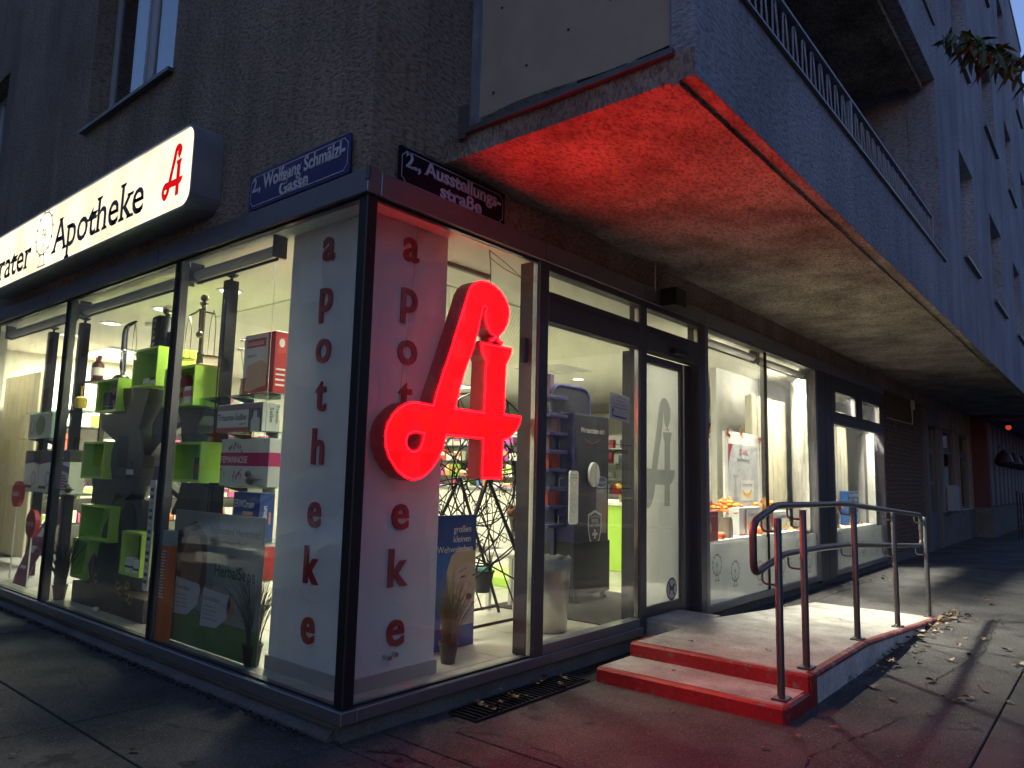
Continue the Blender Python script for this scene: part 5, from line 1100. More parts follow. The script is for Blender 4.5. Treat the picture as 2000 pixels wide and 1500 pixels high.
for k in range(8):
    z = .72+.165*k
    s = mk('tray', MB().bbox(-.30,-.03,.06,.40,z-.03,z,.003), BLU, bs)
    if k % 2 == 0: mk('hook', MB().tube([(-.16,.06,z+.002),(-.16,.06,z+.08),(-.10,.06,z+.08)], .004, 5), CHROME, s)
mk('rack_post', MB().box(-.03,-.008,.20,.24,.08,1.73), BLU, bs)
for k,(z,c_) in enumerate(((1.38,(.10,.06,.10)),(.885,(.32,.03,.025)),(.885,(.32,.03,.025)),(1.215,(.32,.03,.025)),(1.215,(.30,.04,.03)),(1.545,(.20,.08,.12)),(1.875,(.12,.08,.14)))):
    xx = 3.20-.22+.11*(k%2)
    o = product(xx, 1.02, FL+z+.0015, .06, .06, .14 if k < 5 else .20, c_, ['dark can on the fifth tray of the blue stand','front red can on the second tray of the blue stand','rear red can on the second tray of the blue stand','front red can on the fourth tray of the blue stand','rear red can on the fourth tray of the blue stand','plum coloured box on the sixth tray of the blue stand','plum and white box on the top tray of the blue stand'][k], None)
BO = (0,0,0)
def bt(s, u, z, h, mat, w, **k): return pr_text(bs, s, (u,-.0,z), UR, h, mat, width=w, **k)
bt('Wir beschützen dich',.09,1.56,.05,WHITE,.40)
sm = [ (.16+.24*k/12, 1.50-.035*math.sin(math.pi*k/12)) for k in range(13)]
pr_shapes(bs,'smile',[seg2d(p,q,.008) for p,q in zip(sm,sm[1:])],BO,UR,colr(.4,.06,.05))
pr_poly(bs,'print',ellipse(.45,1.10,.10,.055,20),BO,UR,LGT,off=.002); pr_poly(bs,'print',ellipse(.45,1.10,.092,.047,20),BO,UR,NAV,off=.003); bt('Hansaplast',.372,1.085,.036,LGT,.155,off=.004)
pr_rect(bs,'print',BO,UR,.36,.545,.62,1.06,colr(.20,.19,.20),.0015); bt('ELASTIC',.37,1.0,.03,LGT,.12,off=.003); pr_rect(bs,'print',BO,UR,.46,.54,.72,.92,colr(.25,.14,.08),.003)
shd = [(.22,.80),(.335,.84),(.45,.80),(.45,.66),(.42,.56),(.335,.48),(.25,.56),(.22,.66)]
pr_poly(bs,'shield',shd,BO,UR,LGT,off=.0045); pr_poly(bs,'shield',[((a-.335)*.86+.335,(b-.66)*.87+.66) for a,b in shd],BO,UR,colr(.05,.05,.06),off=.0055)
for s,z,h,w in (('SCHÜTZT VOR',.765,.022,.16),('99%',.715,.042,.12),('BAKTERIEN',.685,.022,.17)): bt(s,.335-w/2,z,h,LGT,w,off=.007)
pr_rect(bs,'cross',BO,UR,.322,.348,.57,.66,LGT,.007); pr_rect(bs,'cross',BO,UR,.29,.38,.603,.628,LGT,.0075)
wd = mk('round_tag', MB().prism(ellipse(.26,1.17,.085,.115,24), lambda a,b,d:(a,d,b), -.05, -.025), LGT, bs)
ws = mk('info_strip', MB().prism(rrect(-.12,.02,.72,1.20,.03,4), lambda a,b,d:(a,d,b), -.03, -.02), WHITE, bs)
for k,z in enumerate((1.08,.97,.86)): pr_shapes(bs,'icon',[ring2d(-.05,z,.035,.038,.004,18)],(0,-.03,0),UR,GRY,off=.002)
pr_text(bs,'Experten',(-.05,-.03,1.155),UR,.022,DK,align='CENTER',xs=.8); pr_text(bs,'empfohlen',(-.05,-.03,1.128),UR,.022,DK,align='CENTER',xs=.8)
# paper note and opening hours on the side light glass
nt_ = thing('paper_note', 'white paper note with a blue arrow stuck inside the side light glass', 'note', (2.55,.012,1.74)); nt_.rotation_euler = (0,R_(3),0)
mk('sheet', MB().box(-.148,.148,-.001,.0,.0,.205), WHITE, nt_)
for k,w in enumerate((.16,.12,.18,.22)): pr_rect(nt_,'text_line',(0,-.001,0),UR,-w/2,w/2,.175-.027*k,.181-.027*k,GRY,.0008)
pr_poly(nt_,'arrow',[(-.105,.02),(.11,.02),(.11,.032),(-.093,.032),(-.093,.065),(-.083,.065),(-.10,.092),(-.117,.065),(-.105,.065)],(0,-.001,0),UR,colr(.02,.06,.20),off=.0008)
oh = thing('opening_hours_decal', 'black opening hours lettering in a thin frame on the side light glass', 'decal', (2.2,-.0052,1.215)); BK = flat('decal_black', (.012,.012,.012), .5)
fr = rrect(0,.515,0,.335,.02,4); pr_shapes(oh,'frame',[seg2d(p,q,.005) for p,q in zip(fr,fr[1:]+fr[:1])],(0,0,0),UR,BK,off=.001)
for s,u,z,h,w in (('PRATER-APOTHEKE',.06,.265,.030,.40),('Öffnungszeiten',.07,.205,.016,.16),('08.00 - 18.00 Uhr',.27,.175,.018,.20),('Mo - Fr',.07,.175,.018,.09),('08.00 - 12.00 Uhr',.27,.145,.018,.20),('Sa',.07,.145,.018,.03),('1020 Wien, Ausstellungsstr.',.07,.035,.018,.36),('Mag. pharm.',.07,.075,.018,.15),('GLOCKE',-.0,.375,.028,.13)): pr_text(oh,s,(u,0,z),UR,h,BK,width=w,off=.001)
# closer plate on the post
mk('lock_box', MB().bbox(1.40,1.452,.05,.10,2.05,2.22,.008), BLACK, shop)

# ================================================================ autumn display windows on the avenue
def deck(label, x0, x1, z):
    t = thing('display_deck', label, 'deck', ((x0+x1)/2,.35,FL)); a = (x1-x0)/2; mk('top', MB().box(-a,a,-.21,.25,z-.02-FL,z-FL), SHW, t); mk('front', MB().box(-a,a,-.21,-.195,0,z-.021-FL), SHW, t); mk('leg', MB().box(-a+.02,-a+.06,.14,.18,0,z-.021-FL), SHW, t); mk('leg', MB().box(a-.06,a-.02,.14,.18,0,z-.021-FL), SHW, t)
deck('white display deck under the autumn arrangement by the door', 4.08,7.22,.70); deck('white display deck in the last window', 7.98,11.0,.65)
ZD = .7005
t = carton('dummy_pack', 'dark red pack at the left end of the autumn display', 'box', 4.34,4.66,.15,.33,ZD,.99, colr(.22,.015,.018)); sr(t,'print',.02,.30,.05,.10,colr(.30,.03,.03)); st(t,'stark und',.05,.235,.028,colr(.55,.35,.3),.2); st(t,'ölig',.05,.195,.028,colr(.55,.35,.3),.08); pr_poly(t,'seal',ellipse(.12,.13,.045,.055,16),(-t['_a'],-t['_b'],0),UR,colr(.5,.33,.12),off=.002)
fm = {}
def leaf_mesh(sz, kind):
    key = (round(sz,3), kind)
    if key in fm: return fm[key]
    m = MB(); n = 14; P = []
    for k in range(n):
        a = 2*math.pi*k/n; r = sz*(1.0 if k % 2 == 0 else .45)*(1-.25*abs(math.sin(a*.5))) if kind != 'oval' else sz*(.55+.45*abs(math.cos(a)))
        P.append((r*math.cos(a), r*math.sin(a)*(.75 if kind == 'oval' else 1), .14*sz*(math.sin(a*2)+.5*math.cos(a*3)+.8)))
    m.add([(0,0,.02*sz)]+P, [(0,k+1,(k+1)%n+1) for k in range(n)]); m.tube([(-.9*sz,0,.05*sz),(-1.5*sz,.1*sz,.12*sz)], .03*sz, 3)
    me = m.mesh('leaf'); fix_normals(me); fm[key] = me; return me
MAPLE = [colr(.45,.07,.02), colr(.65,.22,.02), colr(.40,.03,.02), colr(.70,.33,.03)]
def maple(label, x, y, z, sz, k, facing=True):
    me = leaf_mesh(sz,'maple').copy(); me.materials.clear(); o = mk('maple_leaf', me, MAPLE[k%4], None, label, 'leaf', 'artificial maple leaves in the display', fixn=False); o.location = (x,y,z); o.rotation_euler = (R_(90) if facing else R_(rnd.uniform(-15,15)), rnd.uniform(-1,1) if not facing else rnd.uniform(0,6.28), rnd.uniform(0,6.28) if not facing else 0); return o
dp = thing('standing_display_wall', 'white display wall with cold remedy poster in the autumn window', 'panel', (6.17,.5,ZD)); mk('panel', MB().bbox(-.52,.52,0,.03,0,1.16,.003), WHITE, dp); mk('poster', MB().box(-.44,.44,-.004,-.001,.34,1.02), LGT, dp); DO = (0,-.004,0)
pr_poly(dp,'print',[(-.44,1.02),(-.30,1.02),(-.38,.92),(-.42,.82),(-.44,.75)],DO,UR,colr(.40,.03,.03),off=.001); pr_text(dp,'STARK',(-.12,-.004,.90),UR,.065,colr(.42,.03,.03),width=.26,off=.002,bold=.01); pr_text(dp,'bei Erkältung',(-.18,-.004,.82),UR,.045,DK,width=.36,off=.002)
pr_poly(dp,'print',[(-.08,.36),(-.08,.60),(.30,.60),(.30,.36)],DO,UR,WH,off=.0015); pr_text(dp,'Grippostad',(-.05,-.004,.53),UR,.045,DK,width=.30,off=.003); bn_ = [(-.05+.28*k/10,.42+.06*((k-5)/5)**2) for k in range(11)]; pr_shapes(dp,'print',[seg2d(p,q,.04) for p,q in zip(bn_,bn_[1:])],DO,UR,YEL,off=.003)
pr_poly(dp,'print',[(-.30,.38),(-.27,.62),(-.33,.66),(-.16,.66),(-.22,.62),(-.20,.38)],DO,UR,colr(.42,.40,.33),off=.002); pr_poly(dp,'print',ellipse(-.25,.38,.10,.03,14),DO,UR,GRY,off=.003)
dp2 = thing('standing_display_wall', 'narrow white display wall with autumn print at the left of the autumn window', 'panel', (5.10,.56,ZD)); mk('panel', MB().bbox(-.28,.30,0,.03,0,1.12,.003), WHITE, dp2); mk('print', MB().box(-.28,.05,-.004,-.001,.02,1.10), colr(.20,.10,.04), dp2)
for k in range(14): pr_poly(dp2,'print',ellipse(rnd.uniform(-.24,.0),rnd.uniform(.1,1.0),.03,.05,8),(0,-.004,0),UR,[colr(.5,.3,.08),colr(.3,.16,.05),colr(.10,.06,.03)][k%3],off=.002)
for k,(x,z) in enumerate(((5.30,1.80),(5.70,1.84),(6.10,1.85),(6.66,1.80),(5.28,1.33),(5.16,1.32),(5.34,1.02))): maple(['red maple leaf on the top corner of the narrow display wall','dark red maple leaf on the left top of the cold remedy panel','orange maple leaf on the top edge of the cold remedy panel','red maple leaf on the right top of the cold remedy panel','orange maple leaf halfway down the narrow display wall','second orange maple leaf halfway down the narrow display wall','dark red maple leaf low on the narrow display wall'][k], x, .49 if x > 5.5 else .545, z, .085, [0,2,1,0,1,3,2][k])
def bouquet(label, x, y, z):
    t = thing('autumn_bouquet', label, 'flowers', (x,y,z)); mk('vase', MB().lathe([(.05,0),(.075,.06),(.065,.16),(.055,.20),(.06,.21)], (0,0,0), 14), colr(.42,.36,.28), t); r = random.Random(int(x*100))
    mk('twigs', MB().tube([(-.02,-.05,.0),(-.06,-.07,.15),(-.04,-.07,.22)], .008, 5).tube([(.02,-.06,.0),(-.02,-.075,.2)], .006, 5), colr(.25,.14,.08), t)
    for k in range(26):
        a, b = r.uniform(0,6.28), r.uniform(.0,1); rr = .14*b; mk('bloom', MB().ball((rr*math.cos(a),rr*math.sin(a),.27+.10*(1-b)+r.uniform(-.03,.05)), r.uniform(.022,.04), 6, 4, (1,1,.6)), [colr(.75,.26,.02),colr(.78,.42,.03),colr(.60,.12,.03)][k%3], t)
bouquet('orange autumn bouquet in a beige vase by the door', 5.10,.26,ZD); bouquet('low orange bouquet beside the mullion of the autumn window', 6.32,.30,ZD); bouquet('orange autumn bouquet in front of the cold remedy panel', 5.62,.44,ZD); bouquet('orange autumn bouquet in the last display window', 8.85,.26,.6505)
for k,(x,y,z,r_) in enumerate(((4.84,.20,ZD,.05),(5.90,.20,ZD,.06),(6.12,.24,ZD,.04),(8.6,.20,.6505,.05),(9.6,.20,.6505,.05))):
    t = thing('pumpkin', ['small orange pumpkin beside the dark red pack','larger orange pumpkin behind the window mullion','small orange pumpkin right of the mullion','small orange pumpkin at the left of the last window','small orange pumpkin at the right of the last window'][k], 'pumpkin', (x,y,z))
    for q in range(8): a = q*.785; mk('rib', MB().ball((r_*.45*math.cos(a),r_*.45*math.sin(a),r_*.72), r_*.6, 8, 6, (1,1,1.15)), colr(.62,.14,.03), t)
    mk('stalk', MB().tube([(0,0,r_*1.3),(.01,0,r_*1.75)], .008, 5), colr(.2,.16,.06), t)
t = carton('dummy_pack', 'white cold remedy pack with a banana print left of the mullion', 'box', 5.45,6.05,.26,.38,ZD,1.0, LGT); sr(t,'print',.16,.28,.02,.28,colr(.36,.02,.03)); sr(t,'print',.20,.58,.02,.28,LGT,.002); st(t,'Grippostad',.24,.20,.05,DK,.32,off=.003); b2 = [(.22+.34*k/10,.06+.09*((k-5)/5)**2) for k in range(11)]; pr_shapes(t,'print',[seg2d(p,q,.035) for p,q in zip(b2,b2[1:])],(-t['_a'],-t['_b'],0),UR,YEL,off=.003); pr_text(t,'Grippo',(-t['_a']+.12,-t['_b'],.27),(0,0,-1),.06,DK,v=(1,0,0),width=.2)
t = carton('dummy_pack', 'white cold remedy pack with a banana print right of the mullion', 'box', 6.50,7.15,.30,.42,ZD,.93, LGT); sr(t,'print',0,.07,.05,.228,colr(.36,.02,.03)); st(t,'Grippostad',.08,.145,.055,DK,.5); pr_shapes(t,'print',[seg2d((p[0]+.02,p[1]-.03),(q[0]+.02,q[1]-.03),.035) for p,q in zip(b2,b2[1:])],(-t['_a'],-t['_b'],0),UR,YEL,off=.003)
for k in range(60):
    w4 = k > 38; x = rnd.uniform(8.2,10.6) if w4 else rnd.uniform(4.7,7.1); maple('artificial maple leaf strewn over the display decks', x, rnd.uniform(.16,.40), (.6505 if w4 else ZD)+.012, rnd.choice((.04,.05)), k, False)['group'] = 'maple leaves strewn over the display decks'
t = carton('dummy_pack', 'blue pack with white lettering in the last display window', 'box', 9.75,10.35,.30,.42,.6505,1.17, colr(.02,.09,.30)); st(t,'Prospan',.04,.44,.05,WH,.24); st(t,'Prospan',.32,.44,.05,WH,.24); st(t,'Husten-',.04,.37,.04,WH,.18); st(t,'Husten-',.34,.37,.04,WH,.18); pr_shapes(t,'wave',[ring2d(.42,.12,.12,.09,.03)],(-t['_a'],-t['_b'],0),UR,colr(.2,.5,.6),off=.002)
for k in range(5): sr(t,'print',.06,.28+.03*(k%2),.06+.04*k,.075+.04*k,colr(.3,.45,.6))
dp3 = thing('standing_display_wall', 'narrow printed panel at the left edge of the last display window', 'panel', (8.55,.40,.6505)); mk('panel', MB().bbox(-.12,.12,0,.03,0,1.05,.003), colr(.30,.28,.26), dp3); maple('red maple leaf on the panel in the last display window', 8.62,.39,1.55,.08,2); maple('orange maple leaf low on the panel in the last display window', 8.60,.39,1.10,.06,1)
def drape(label, p0, p1, z0, z1, folds):
    t = thing('curtain', label, 'curtain', (p0[0],p0[1],z0)); d = Vector((p1[0]-p0[0],p1[1]-p0[1],0)); n = Vector((-d.y,d.x,0)).normalized(); m = MB(); N = folds*6; vs = []
    for k in range(N+1): q = d*(k/N)+n*.012*math.sin(2*math.pi*k*folds/N); vs += [(q.x,q.y,0),(q.x,q.y,z1-z0)]
    mk('cloth', m.add(vs, [(2*k,2*k+2,2*k+3,2*k+1) for k in range(N)]), flat('grey_drape', (.62,.60,.56), .7, noise=.08), t, smooth=True)
drape('grey folded curtain at the right edge of the autumn display window', (7.22,.07), (7.86,.50), .70, 2.66, 5); drape('grey folded curtain at the right edge of the last display window', (10.45,.07), (11.1,.50), .66, 2.1, 6)
mg = thing('wall_shelf', 'grey wall shelf behind the display panels holding a blue and yellow pack', 'shelf', (9.0,2.2,1.90)); mk('board', MB().box(-.9,1.3,-.2,.2,-.03,0), GREYP, mg); mk('back', MB().box(-.9,1.3,.2,.23,-.03,.36), colr(.10,.10,.11), mg); mk('top', MB().box(-.9,1.4,-.2,.23,.36,.46), WHITE, mg)
t = carton('dummy_pack', 'blue and yellow magnesium pack on the grey wall shelf', 'box', 8.85,9.75,2.02,2.14,1.9005,2.17, YEL); sr(t,'print',0,.9,.12,.268,colr(.03,.22,.50)); st(t,'Magnesium Verla',.03,.185,.065,WH,.75,off=.003,bold=.01)
# ================================================================ ramp with steps
ramp = thing('entrance_ramp', 'concrete entrance ramp and two steps with red painted edges in front of the door', 'ramp', (0,0,0))
ZA, ZB = .087, .176; YR = -1.51
mk('step', MB().box(1.80,2.2,-1.47,-.305,-.02,ZA), CONC, ramp)
# landing and sloping ramp surface
def profile(x): return ZB if x <= 3.45 else max(.004, ZB*(1-(x-3.45)/(6.06-3.45)))
m = MB(); xsn = [2.235,3.45,4.1,4.75,5.4,6.06]
top = [(x, profile(x)) for x in xsn]
m.prism([(2.235,-.02)]+top[:]+[(6.06,-.02)], lambda a,b,d: (a,d,b), YR+.04, -.325); mk('ramp_slab', m, CONC, ramp)
mk('landing', MB().box(2.93,3.62,-.3245,.0605,-.02,ZB-.0015), CONC, ramp); mk('threshold', MB().box(2.905,3.70,.061,.13,.02,ZB), ALU_D, ramp)
def chips(mb_): return mb_
mk('red_edge', MB().bbox(1.772,1.835,YR+.005,-.295,-.02,ZA+.002,.014), REDP, ramp, label='red painted nosing of the lower step')
mk('red_edge', MB().bbox(1.8355,2.2345,YR+.001,YR+.05,-.02,ZA+.0015,.014), REDP, ramp, label='red painted end of the lower step')
mk('red_edge', MB().bbox(2.196,2.262,YR+.006,-.295,-.02,ZB+.002,.014), REDP, ramp, label='red painted nosing of the upper step')
mk('red_edge', MB().bbox(2.2625,2.53,-.324,-.300,.06,ZB+.001,.004), REDP, ramp)
mk('red_corner', MB().bbox(2.196,2.30,YR-.002,YR+.0055,-.02,ZB+.001,.002), REDP, ramp)
# red cap strip along the outer edge, over the vertical kerb blocks
m = MB(); capx = [2.264]+xsn[1:]
vs = []
for x in capx:
    z = profile(x); vs += [(x,YR-.004,z-.026),(x,YR-.004,z-.008),(x,YR+.008,z+.003),(x,YR+.05,z+.003),(x,YR+.05,z-.026)]
fs = []
for k in range(len(capx)-1):
    for q in range(5): a = 5*k; fs.append((a+q,a+(q+1)%5,a+5+(q+1)%5,a+5+q))
fs += [(4,3,2,1,0), tuple(5*(len(capx)-1)+q for q in range(5))]
mk('red_cap', m.add(vs, fs), REDP2, ramp)
x = 2.302
while x < 5.6:
    w = .118; z0 = profile(x)-.027; z1 = profile(x+w)-.027
    if z1 > .012: mk('kerb_block', MB().prism([(x+.003,-.02),(x+w-.003,-.02),(x+w-.003,z1),(x+.003,z0)], lambda a,b,d: (a,d,b), YR+rnd.uniform(-.002,.002), YR+.039), CONC_SIDE, ramp)
    x += w
# ================================================================ handrail
hr = thing('handrail', 'tubular steel handrail with five posts along the red edged ramp', 'handrail', (0,0,0))
PY, RY = -1.43, -1.335
posts = [(1.93,ZA+.001,1.088),(2.366,ZB+.002,1.126),(3.49,profile(3.49)+.001,1.124),(4.712,profile(4.712)+.001,1.054),(6.02,.008,.977)]
for x, zb, zt in posts:
    p = mk('post', MB().tube([(x,PY,zb+.012),(x,PY,zt-.004),(x,PY,zt)], [.0215,.0215,.019], 16), RAILM, hr)
    mk('base_plate', MB().bbox(x-.055,x+.055,PY-.04,PY+.04,zb,zb+.011,.002), RAILM, p)
    for dx in (-.042,.042): mk('bolt', MB().lathe([(.008,zb+.011),(.008,zb+.020),(.004,zb+.023)], (x+dx,PY+.0,0), 6), CHROME, p)
def smooth_path(P, r=.05, n=5):
    out = [Vector(P[0])]
    for a, b, c_ in zip(P, P[1:], P[2:]):
        a, b, c_ = Vector(a), Vector(b), Vector(c_); d1 = (a-b); d2 = (c_-b); q = min(r, d1.length*.45, d2.length*.45); s, e = b+d1.normalized()*q, b+d2.normalized()*q
        for k in range(n+1): t = k/n; out.append(s*(1-t)**2 + b*2*t*(1-t) + e*t*t)
    out.append(Vector(P[-1])); return out
TR = [(2.14,RY,1.152),(3.60,RY,1.142),(6.30,RY,.985)]
loop = [(3.0,RY,.848),(2.30,RY,.852),(1.80,RY,.772),(1.80,RY,1.062),(2.16,RY,1.152),(3.60,RY,1.142),(6.32,RY,.985),(6.32,RY,.672),(3.66,RY,.832),(2.99,RY,.848)]
mk('rail', MB().tube(smooth_path(loop,.075,6), .0215, 14), RAILM, hr)
for x, zb, zt in posts:
    zr = 1.152 if 2.1 < x < 3.6 else (1.095 if x < 2.1 else 1.142-(x-3.6)*.0581); zl = .848 if 2.2 < x < 3.6 else (.795 if x < 2.1 else .832-(x-3.66)*.060)
    for z in (zr, zl): mk('bracket', MB().tube(smooth_path([(x,PY+.02,z-.085),(x,RY,z-.085),(x,RY,z-.02)],.03,4), .0065, 8), RAILM, hr)
# ================================================================ drain along the plinth, leaves
dr = thing('drain_channel', 'dark drain channel filled with leaves between the pavement and the window', 'drain', (1.3,-.16,0))
mk('channel', MB().box(-.62,.46,-.10,.11,-.008,.002), SOIL, dr)
for k in range(26): mk('bar', MB().box(-.61+k*.041,-.596+k*.041,-.09,.09,.0025,.012), BLKMET, dr)
LEAFC = [colr(.10,.06,.028), colr(.14,.09,.045), colr(.06,.038,.02), colr(.20,.14,.065), colr(.18,.09,.03)]
def fallen(x, y, z, sz, k, label, group):
    me = leaf_mesh(sz, 'oval' if k % 3 else 'maple').copy(); me.materials.clear()
    o = mk('fallen_leaf', me, LEAFC[k % 5], None, label, 'leaf', group, fixn=False); o.location = (x,y,z); o.rotation_euler = (rnd.uniform(-.35,.35), rnd.uniform(-.35,.35), rnd.uniform(0,6.28))
n = 0
for k in range(56):   # beside the ramp and to the right
    y = -1.62-abs(rnd.gauss(0,.55)); x = rnd.uniform(2.2,8.2)
    if y < -3.4: continue
    fallen(x, y, .012, rnd.choice((.022,.03,.038,.045)), k, 'dry brown leaf lying on the pavement beyond the handrail', 'fallen leaves beyond the handrail')
for k in range(90):   # drift along the foot of the ramp
    x = rnd.uniform(2.9,6.6); y = YR-.02-abs(rnd.gauss(0,.07))
    fallen(x, y, .014+rnd.uniform(0,.03), rnd.choice((.025,.032,.04)), k, 'dry leaf in the drift along the foot of the ramp', 'leaves drifted against the ramp')
for k in range(22): fallen(rnd.uniform(.75,1.74), rnd.uniform(-.26,-.06), .02+rnd.uniform(0,.03), rnd.choice((.025,.032)), k, 'dead leaf caught in the drain beside the shop plinth', 'leaves in the drain')
for k in range(26): fallen(rnd.uniform(5.0,9.5), rnd.uniform(-.55,-.05), .015, rnd.choice((.025,.032)), k, 'leaf lying under the display windows', 'leaves under the display windows')
for k,(x,y) in enumerate(((1.12,-1.05),(1.55,-.95),(1.35,-1.55),(1.62,-1.62),(.95,-1.5),(1.9,-1.72))): fallen(x,y,.014,.024,k,'small leaf on the red lit pavement before the steps','leaves before the steps')
for k,(x,y,s) in enumerate(((-.98,.42,.035),(-.62,-.05,.022),(-.72,.58,.025),(-.45,-.35,.02),(-.22,.05,.018),(-1.1,.9,.02),(-.30,1.9,.02),(-1.35,1.4,.022))): fallen(x,y,.013,s,k,['largest dry leaf on the side street pavement left of the corner','small leaf on the pavement just below the corner sill','leaf near the pavement joint on the side street','tiny leaf at the bottom edge below the corner','tiny leaf closest to the corner plinth','small leaf left of the largest dry leaf','small leaf close to the side street plinth','small leaf at the far left of the pavement'][k],'leaves on the side street pavement')
for k,(x,y,z) in enumerate(((2.02,-.72,ZA+.01),(2.62,-1.1,ZB+.01),(2.5,-.6,ZB+.01),(4.6,-1.0,profile(4.6)+.01),(3.9,-.6,profile(3.9)+.01))): fallen(x,y,z,.022,k,'small leaf lying on the ramp or steps','leaves on the ramp')
for k in range(22): fallen(rnd.uniform(-.12,-.05), rnd.uniform(.3,5.5), .012, .014, k, 'crumbled leaf along the foot of the side street plinth', 'crumbled leaves along the plinth')
m = MB()
for k in range(900):
    x = rnd.uniform(-.11,-.052); y = rnd.uniform(.2,6.0); q = rnd.uniform(.003,.009); m.add([(x-q,y-q,.001),(x+q,y-q*.6,.001),(x+q*.4,y+q,.001),(x,y,.001+q)], [(0,1,3),(1,2,3),(2,0,3),(0,2,1)])
mk('plinth_debris', m, SOIL, None, 'fine dark debris along the foot of the side street plinth', 'debris', kind='stuff')
m = MB()
for k in range(1500):
    x = rnd.uniform(.7,8.2); y = rnd.uniform(-4.2,-1.56); q = rnd.uniform(.002,.006); m.add([(x-q,y-q,.001),(x+q,y-q*.6,.001),(x+q*.4,y+q,.001),(x,y,.001+q)], [(0,1,3),(1,2,3),(2,0,3),(0,2,1)])
mk('pavement_grit', m, colr(.20,.18,.16), None, 'fine grit scattered over the pavement beyond the ramp', 'grit', kind='stuff')
# ================================================================ ground floor beyond the shop
bwl = thing('brick_wall', 'brown brick ground floor wall beyond the last display window', 'wall', (10.75,0,0))
mk('core', MB().box(0,3.3,.035,.3,.15,2.88), MORTAR, bwl); mk('base', MB().box(0,3.3,.0,.3,-.02,.15), PLINTH, bwl)
bmesh_ = MB().bbox(0,.238,0,.05,0,.064,.004).mesh('brick'); fix_normals(bmesh_)
for r in range(36):
    for c_ in range(13):
        x = c_*.25+(.125 if r % 2 else 0)
        if x+.24 > 3.3: continue
        if r*.0752+.155 > 2.8: continue
        if r < 22 and c_ % 1 == 0 or True:
            if r*13+c_ >= 300 and False: continue
            o = mk('brick', bmesh_, BRICKM, bwl, fixn=False); o.location = (x, .018+rnd.uniform(-.003,.003), .155+r*.0752)
cdt = thing('conduit', 'thin white cable conduit with a small box on the brick wall', 'conduit', (11.0,.0,2.40)); mk('pipe', MB().tube([(.0,-.01,.0),(2.0,-.01,.02),(2.0,-.01,.30)], .010, 6), LGT, cdt); mk('box', MB().bbox(1.95,2.06,-.05,.0,.30,.48,.005), LGT, cdt)
hwb = thing('alarm_box', 'black alarm box on an arm above the entrance', 'box', (3.15,-.10,2.80)); mk('housing', MB().bbox(-.05,.14,-.10,.05,-.055,.10,.006), BLACK, hwb); mk('bracket', MB().box(.0,.1,.05,.098,.0,.06), BLKMET, hwb); mk('stem', MB().tube([(-.12,.06,.06),(-.12,.06,.318)], .008, 6), LGT, hwb)
# next entrance and dark shop windows on the same front
nd = thing('house_door', 'dark house door with a mail slot and pale frame beyond the brick wall', 'door', (14.1,0,0)); PALF = flat('pale_frame', (.12,.12,.13), .55, noise=.06)
mk('frame', MB().box(0,.22,-.03,.2,0,2.86).box(1.3,1.42,-.03,.2,0,2.86).box(.22,1.3,-.03,.2,2.5,2.86), PALF, nd); mk('leaf', MB().box(.23,1.29,.06,.10,.02,.75).box(.23,.36,.06,.10,.75,2.49).box(1.16,1.29,.06,.10,.75,2.49).box(.36,1.16,.06,.10,1.95,2.05), PALF, nd)
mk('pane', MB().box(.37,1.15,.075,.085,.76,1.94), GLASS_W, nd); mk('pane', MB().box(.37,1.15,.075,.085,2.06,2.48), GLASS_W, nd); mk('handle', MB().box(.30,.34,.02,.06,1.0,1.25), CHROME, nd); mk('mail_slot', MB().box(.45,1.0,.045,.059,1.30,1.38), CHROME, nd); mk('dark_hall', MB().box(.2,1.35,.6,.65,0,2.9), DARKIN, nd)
cabn = thing('utility_box', 'small grey utility box on the wall beyond the house door', 'box', (16.1,-.02,.75)); mk('box', MB().bbox(0,.45,-.16,.0,0,.55,.01), colr(.30,.31,.34), cabn); mk('lid', MB().bbox(.01,.44,-.17,-.161,.01,.54,.004), colr(.33,.34,.37), cabn)
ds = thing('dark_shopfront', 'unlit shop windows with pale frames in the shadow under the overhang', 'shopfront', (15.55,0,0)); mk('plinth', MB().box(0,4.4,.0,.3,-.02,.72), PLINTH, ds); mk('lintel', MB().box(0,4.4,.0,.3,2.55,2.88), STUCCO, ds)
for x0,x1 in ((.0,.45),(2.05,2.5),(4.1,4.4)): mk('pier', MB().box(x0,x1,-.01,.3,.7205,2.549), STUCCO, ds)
for x0,x1 in ((.45,2.05),(2.5,4.1)):
    w = part('window', ds); f = MB(); f.box(x0,x0+.06,.05,.12,.73,2.545).box(x1-.06,x1,.05,.12,.73,2.545).box(x0+.06,x1-.06,.05,.12,2.0,2.06).box(x0+.06,x1-.06,.05,.12,2.49,2.545).box(x0+.06,x1-.06,.05,.12,.73,.79); mk('frame', f, PALF, w)
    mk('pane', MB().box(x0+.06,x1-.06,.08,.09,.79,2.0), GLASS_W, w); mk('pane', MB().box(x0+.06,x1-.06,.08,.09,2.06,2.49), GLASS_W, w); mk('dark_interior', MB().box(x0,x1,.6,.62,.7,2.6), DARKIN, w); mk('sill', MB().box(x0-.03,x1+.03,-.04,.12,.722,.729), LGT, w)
mk('wall', MB().box(19.96,20.0,.0,.3,-.02,3.118), STUCCO, bld)
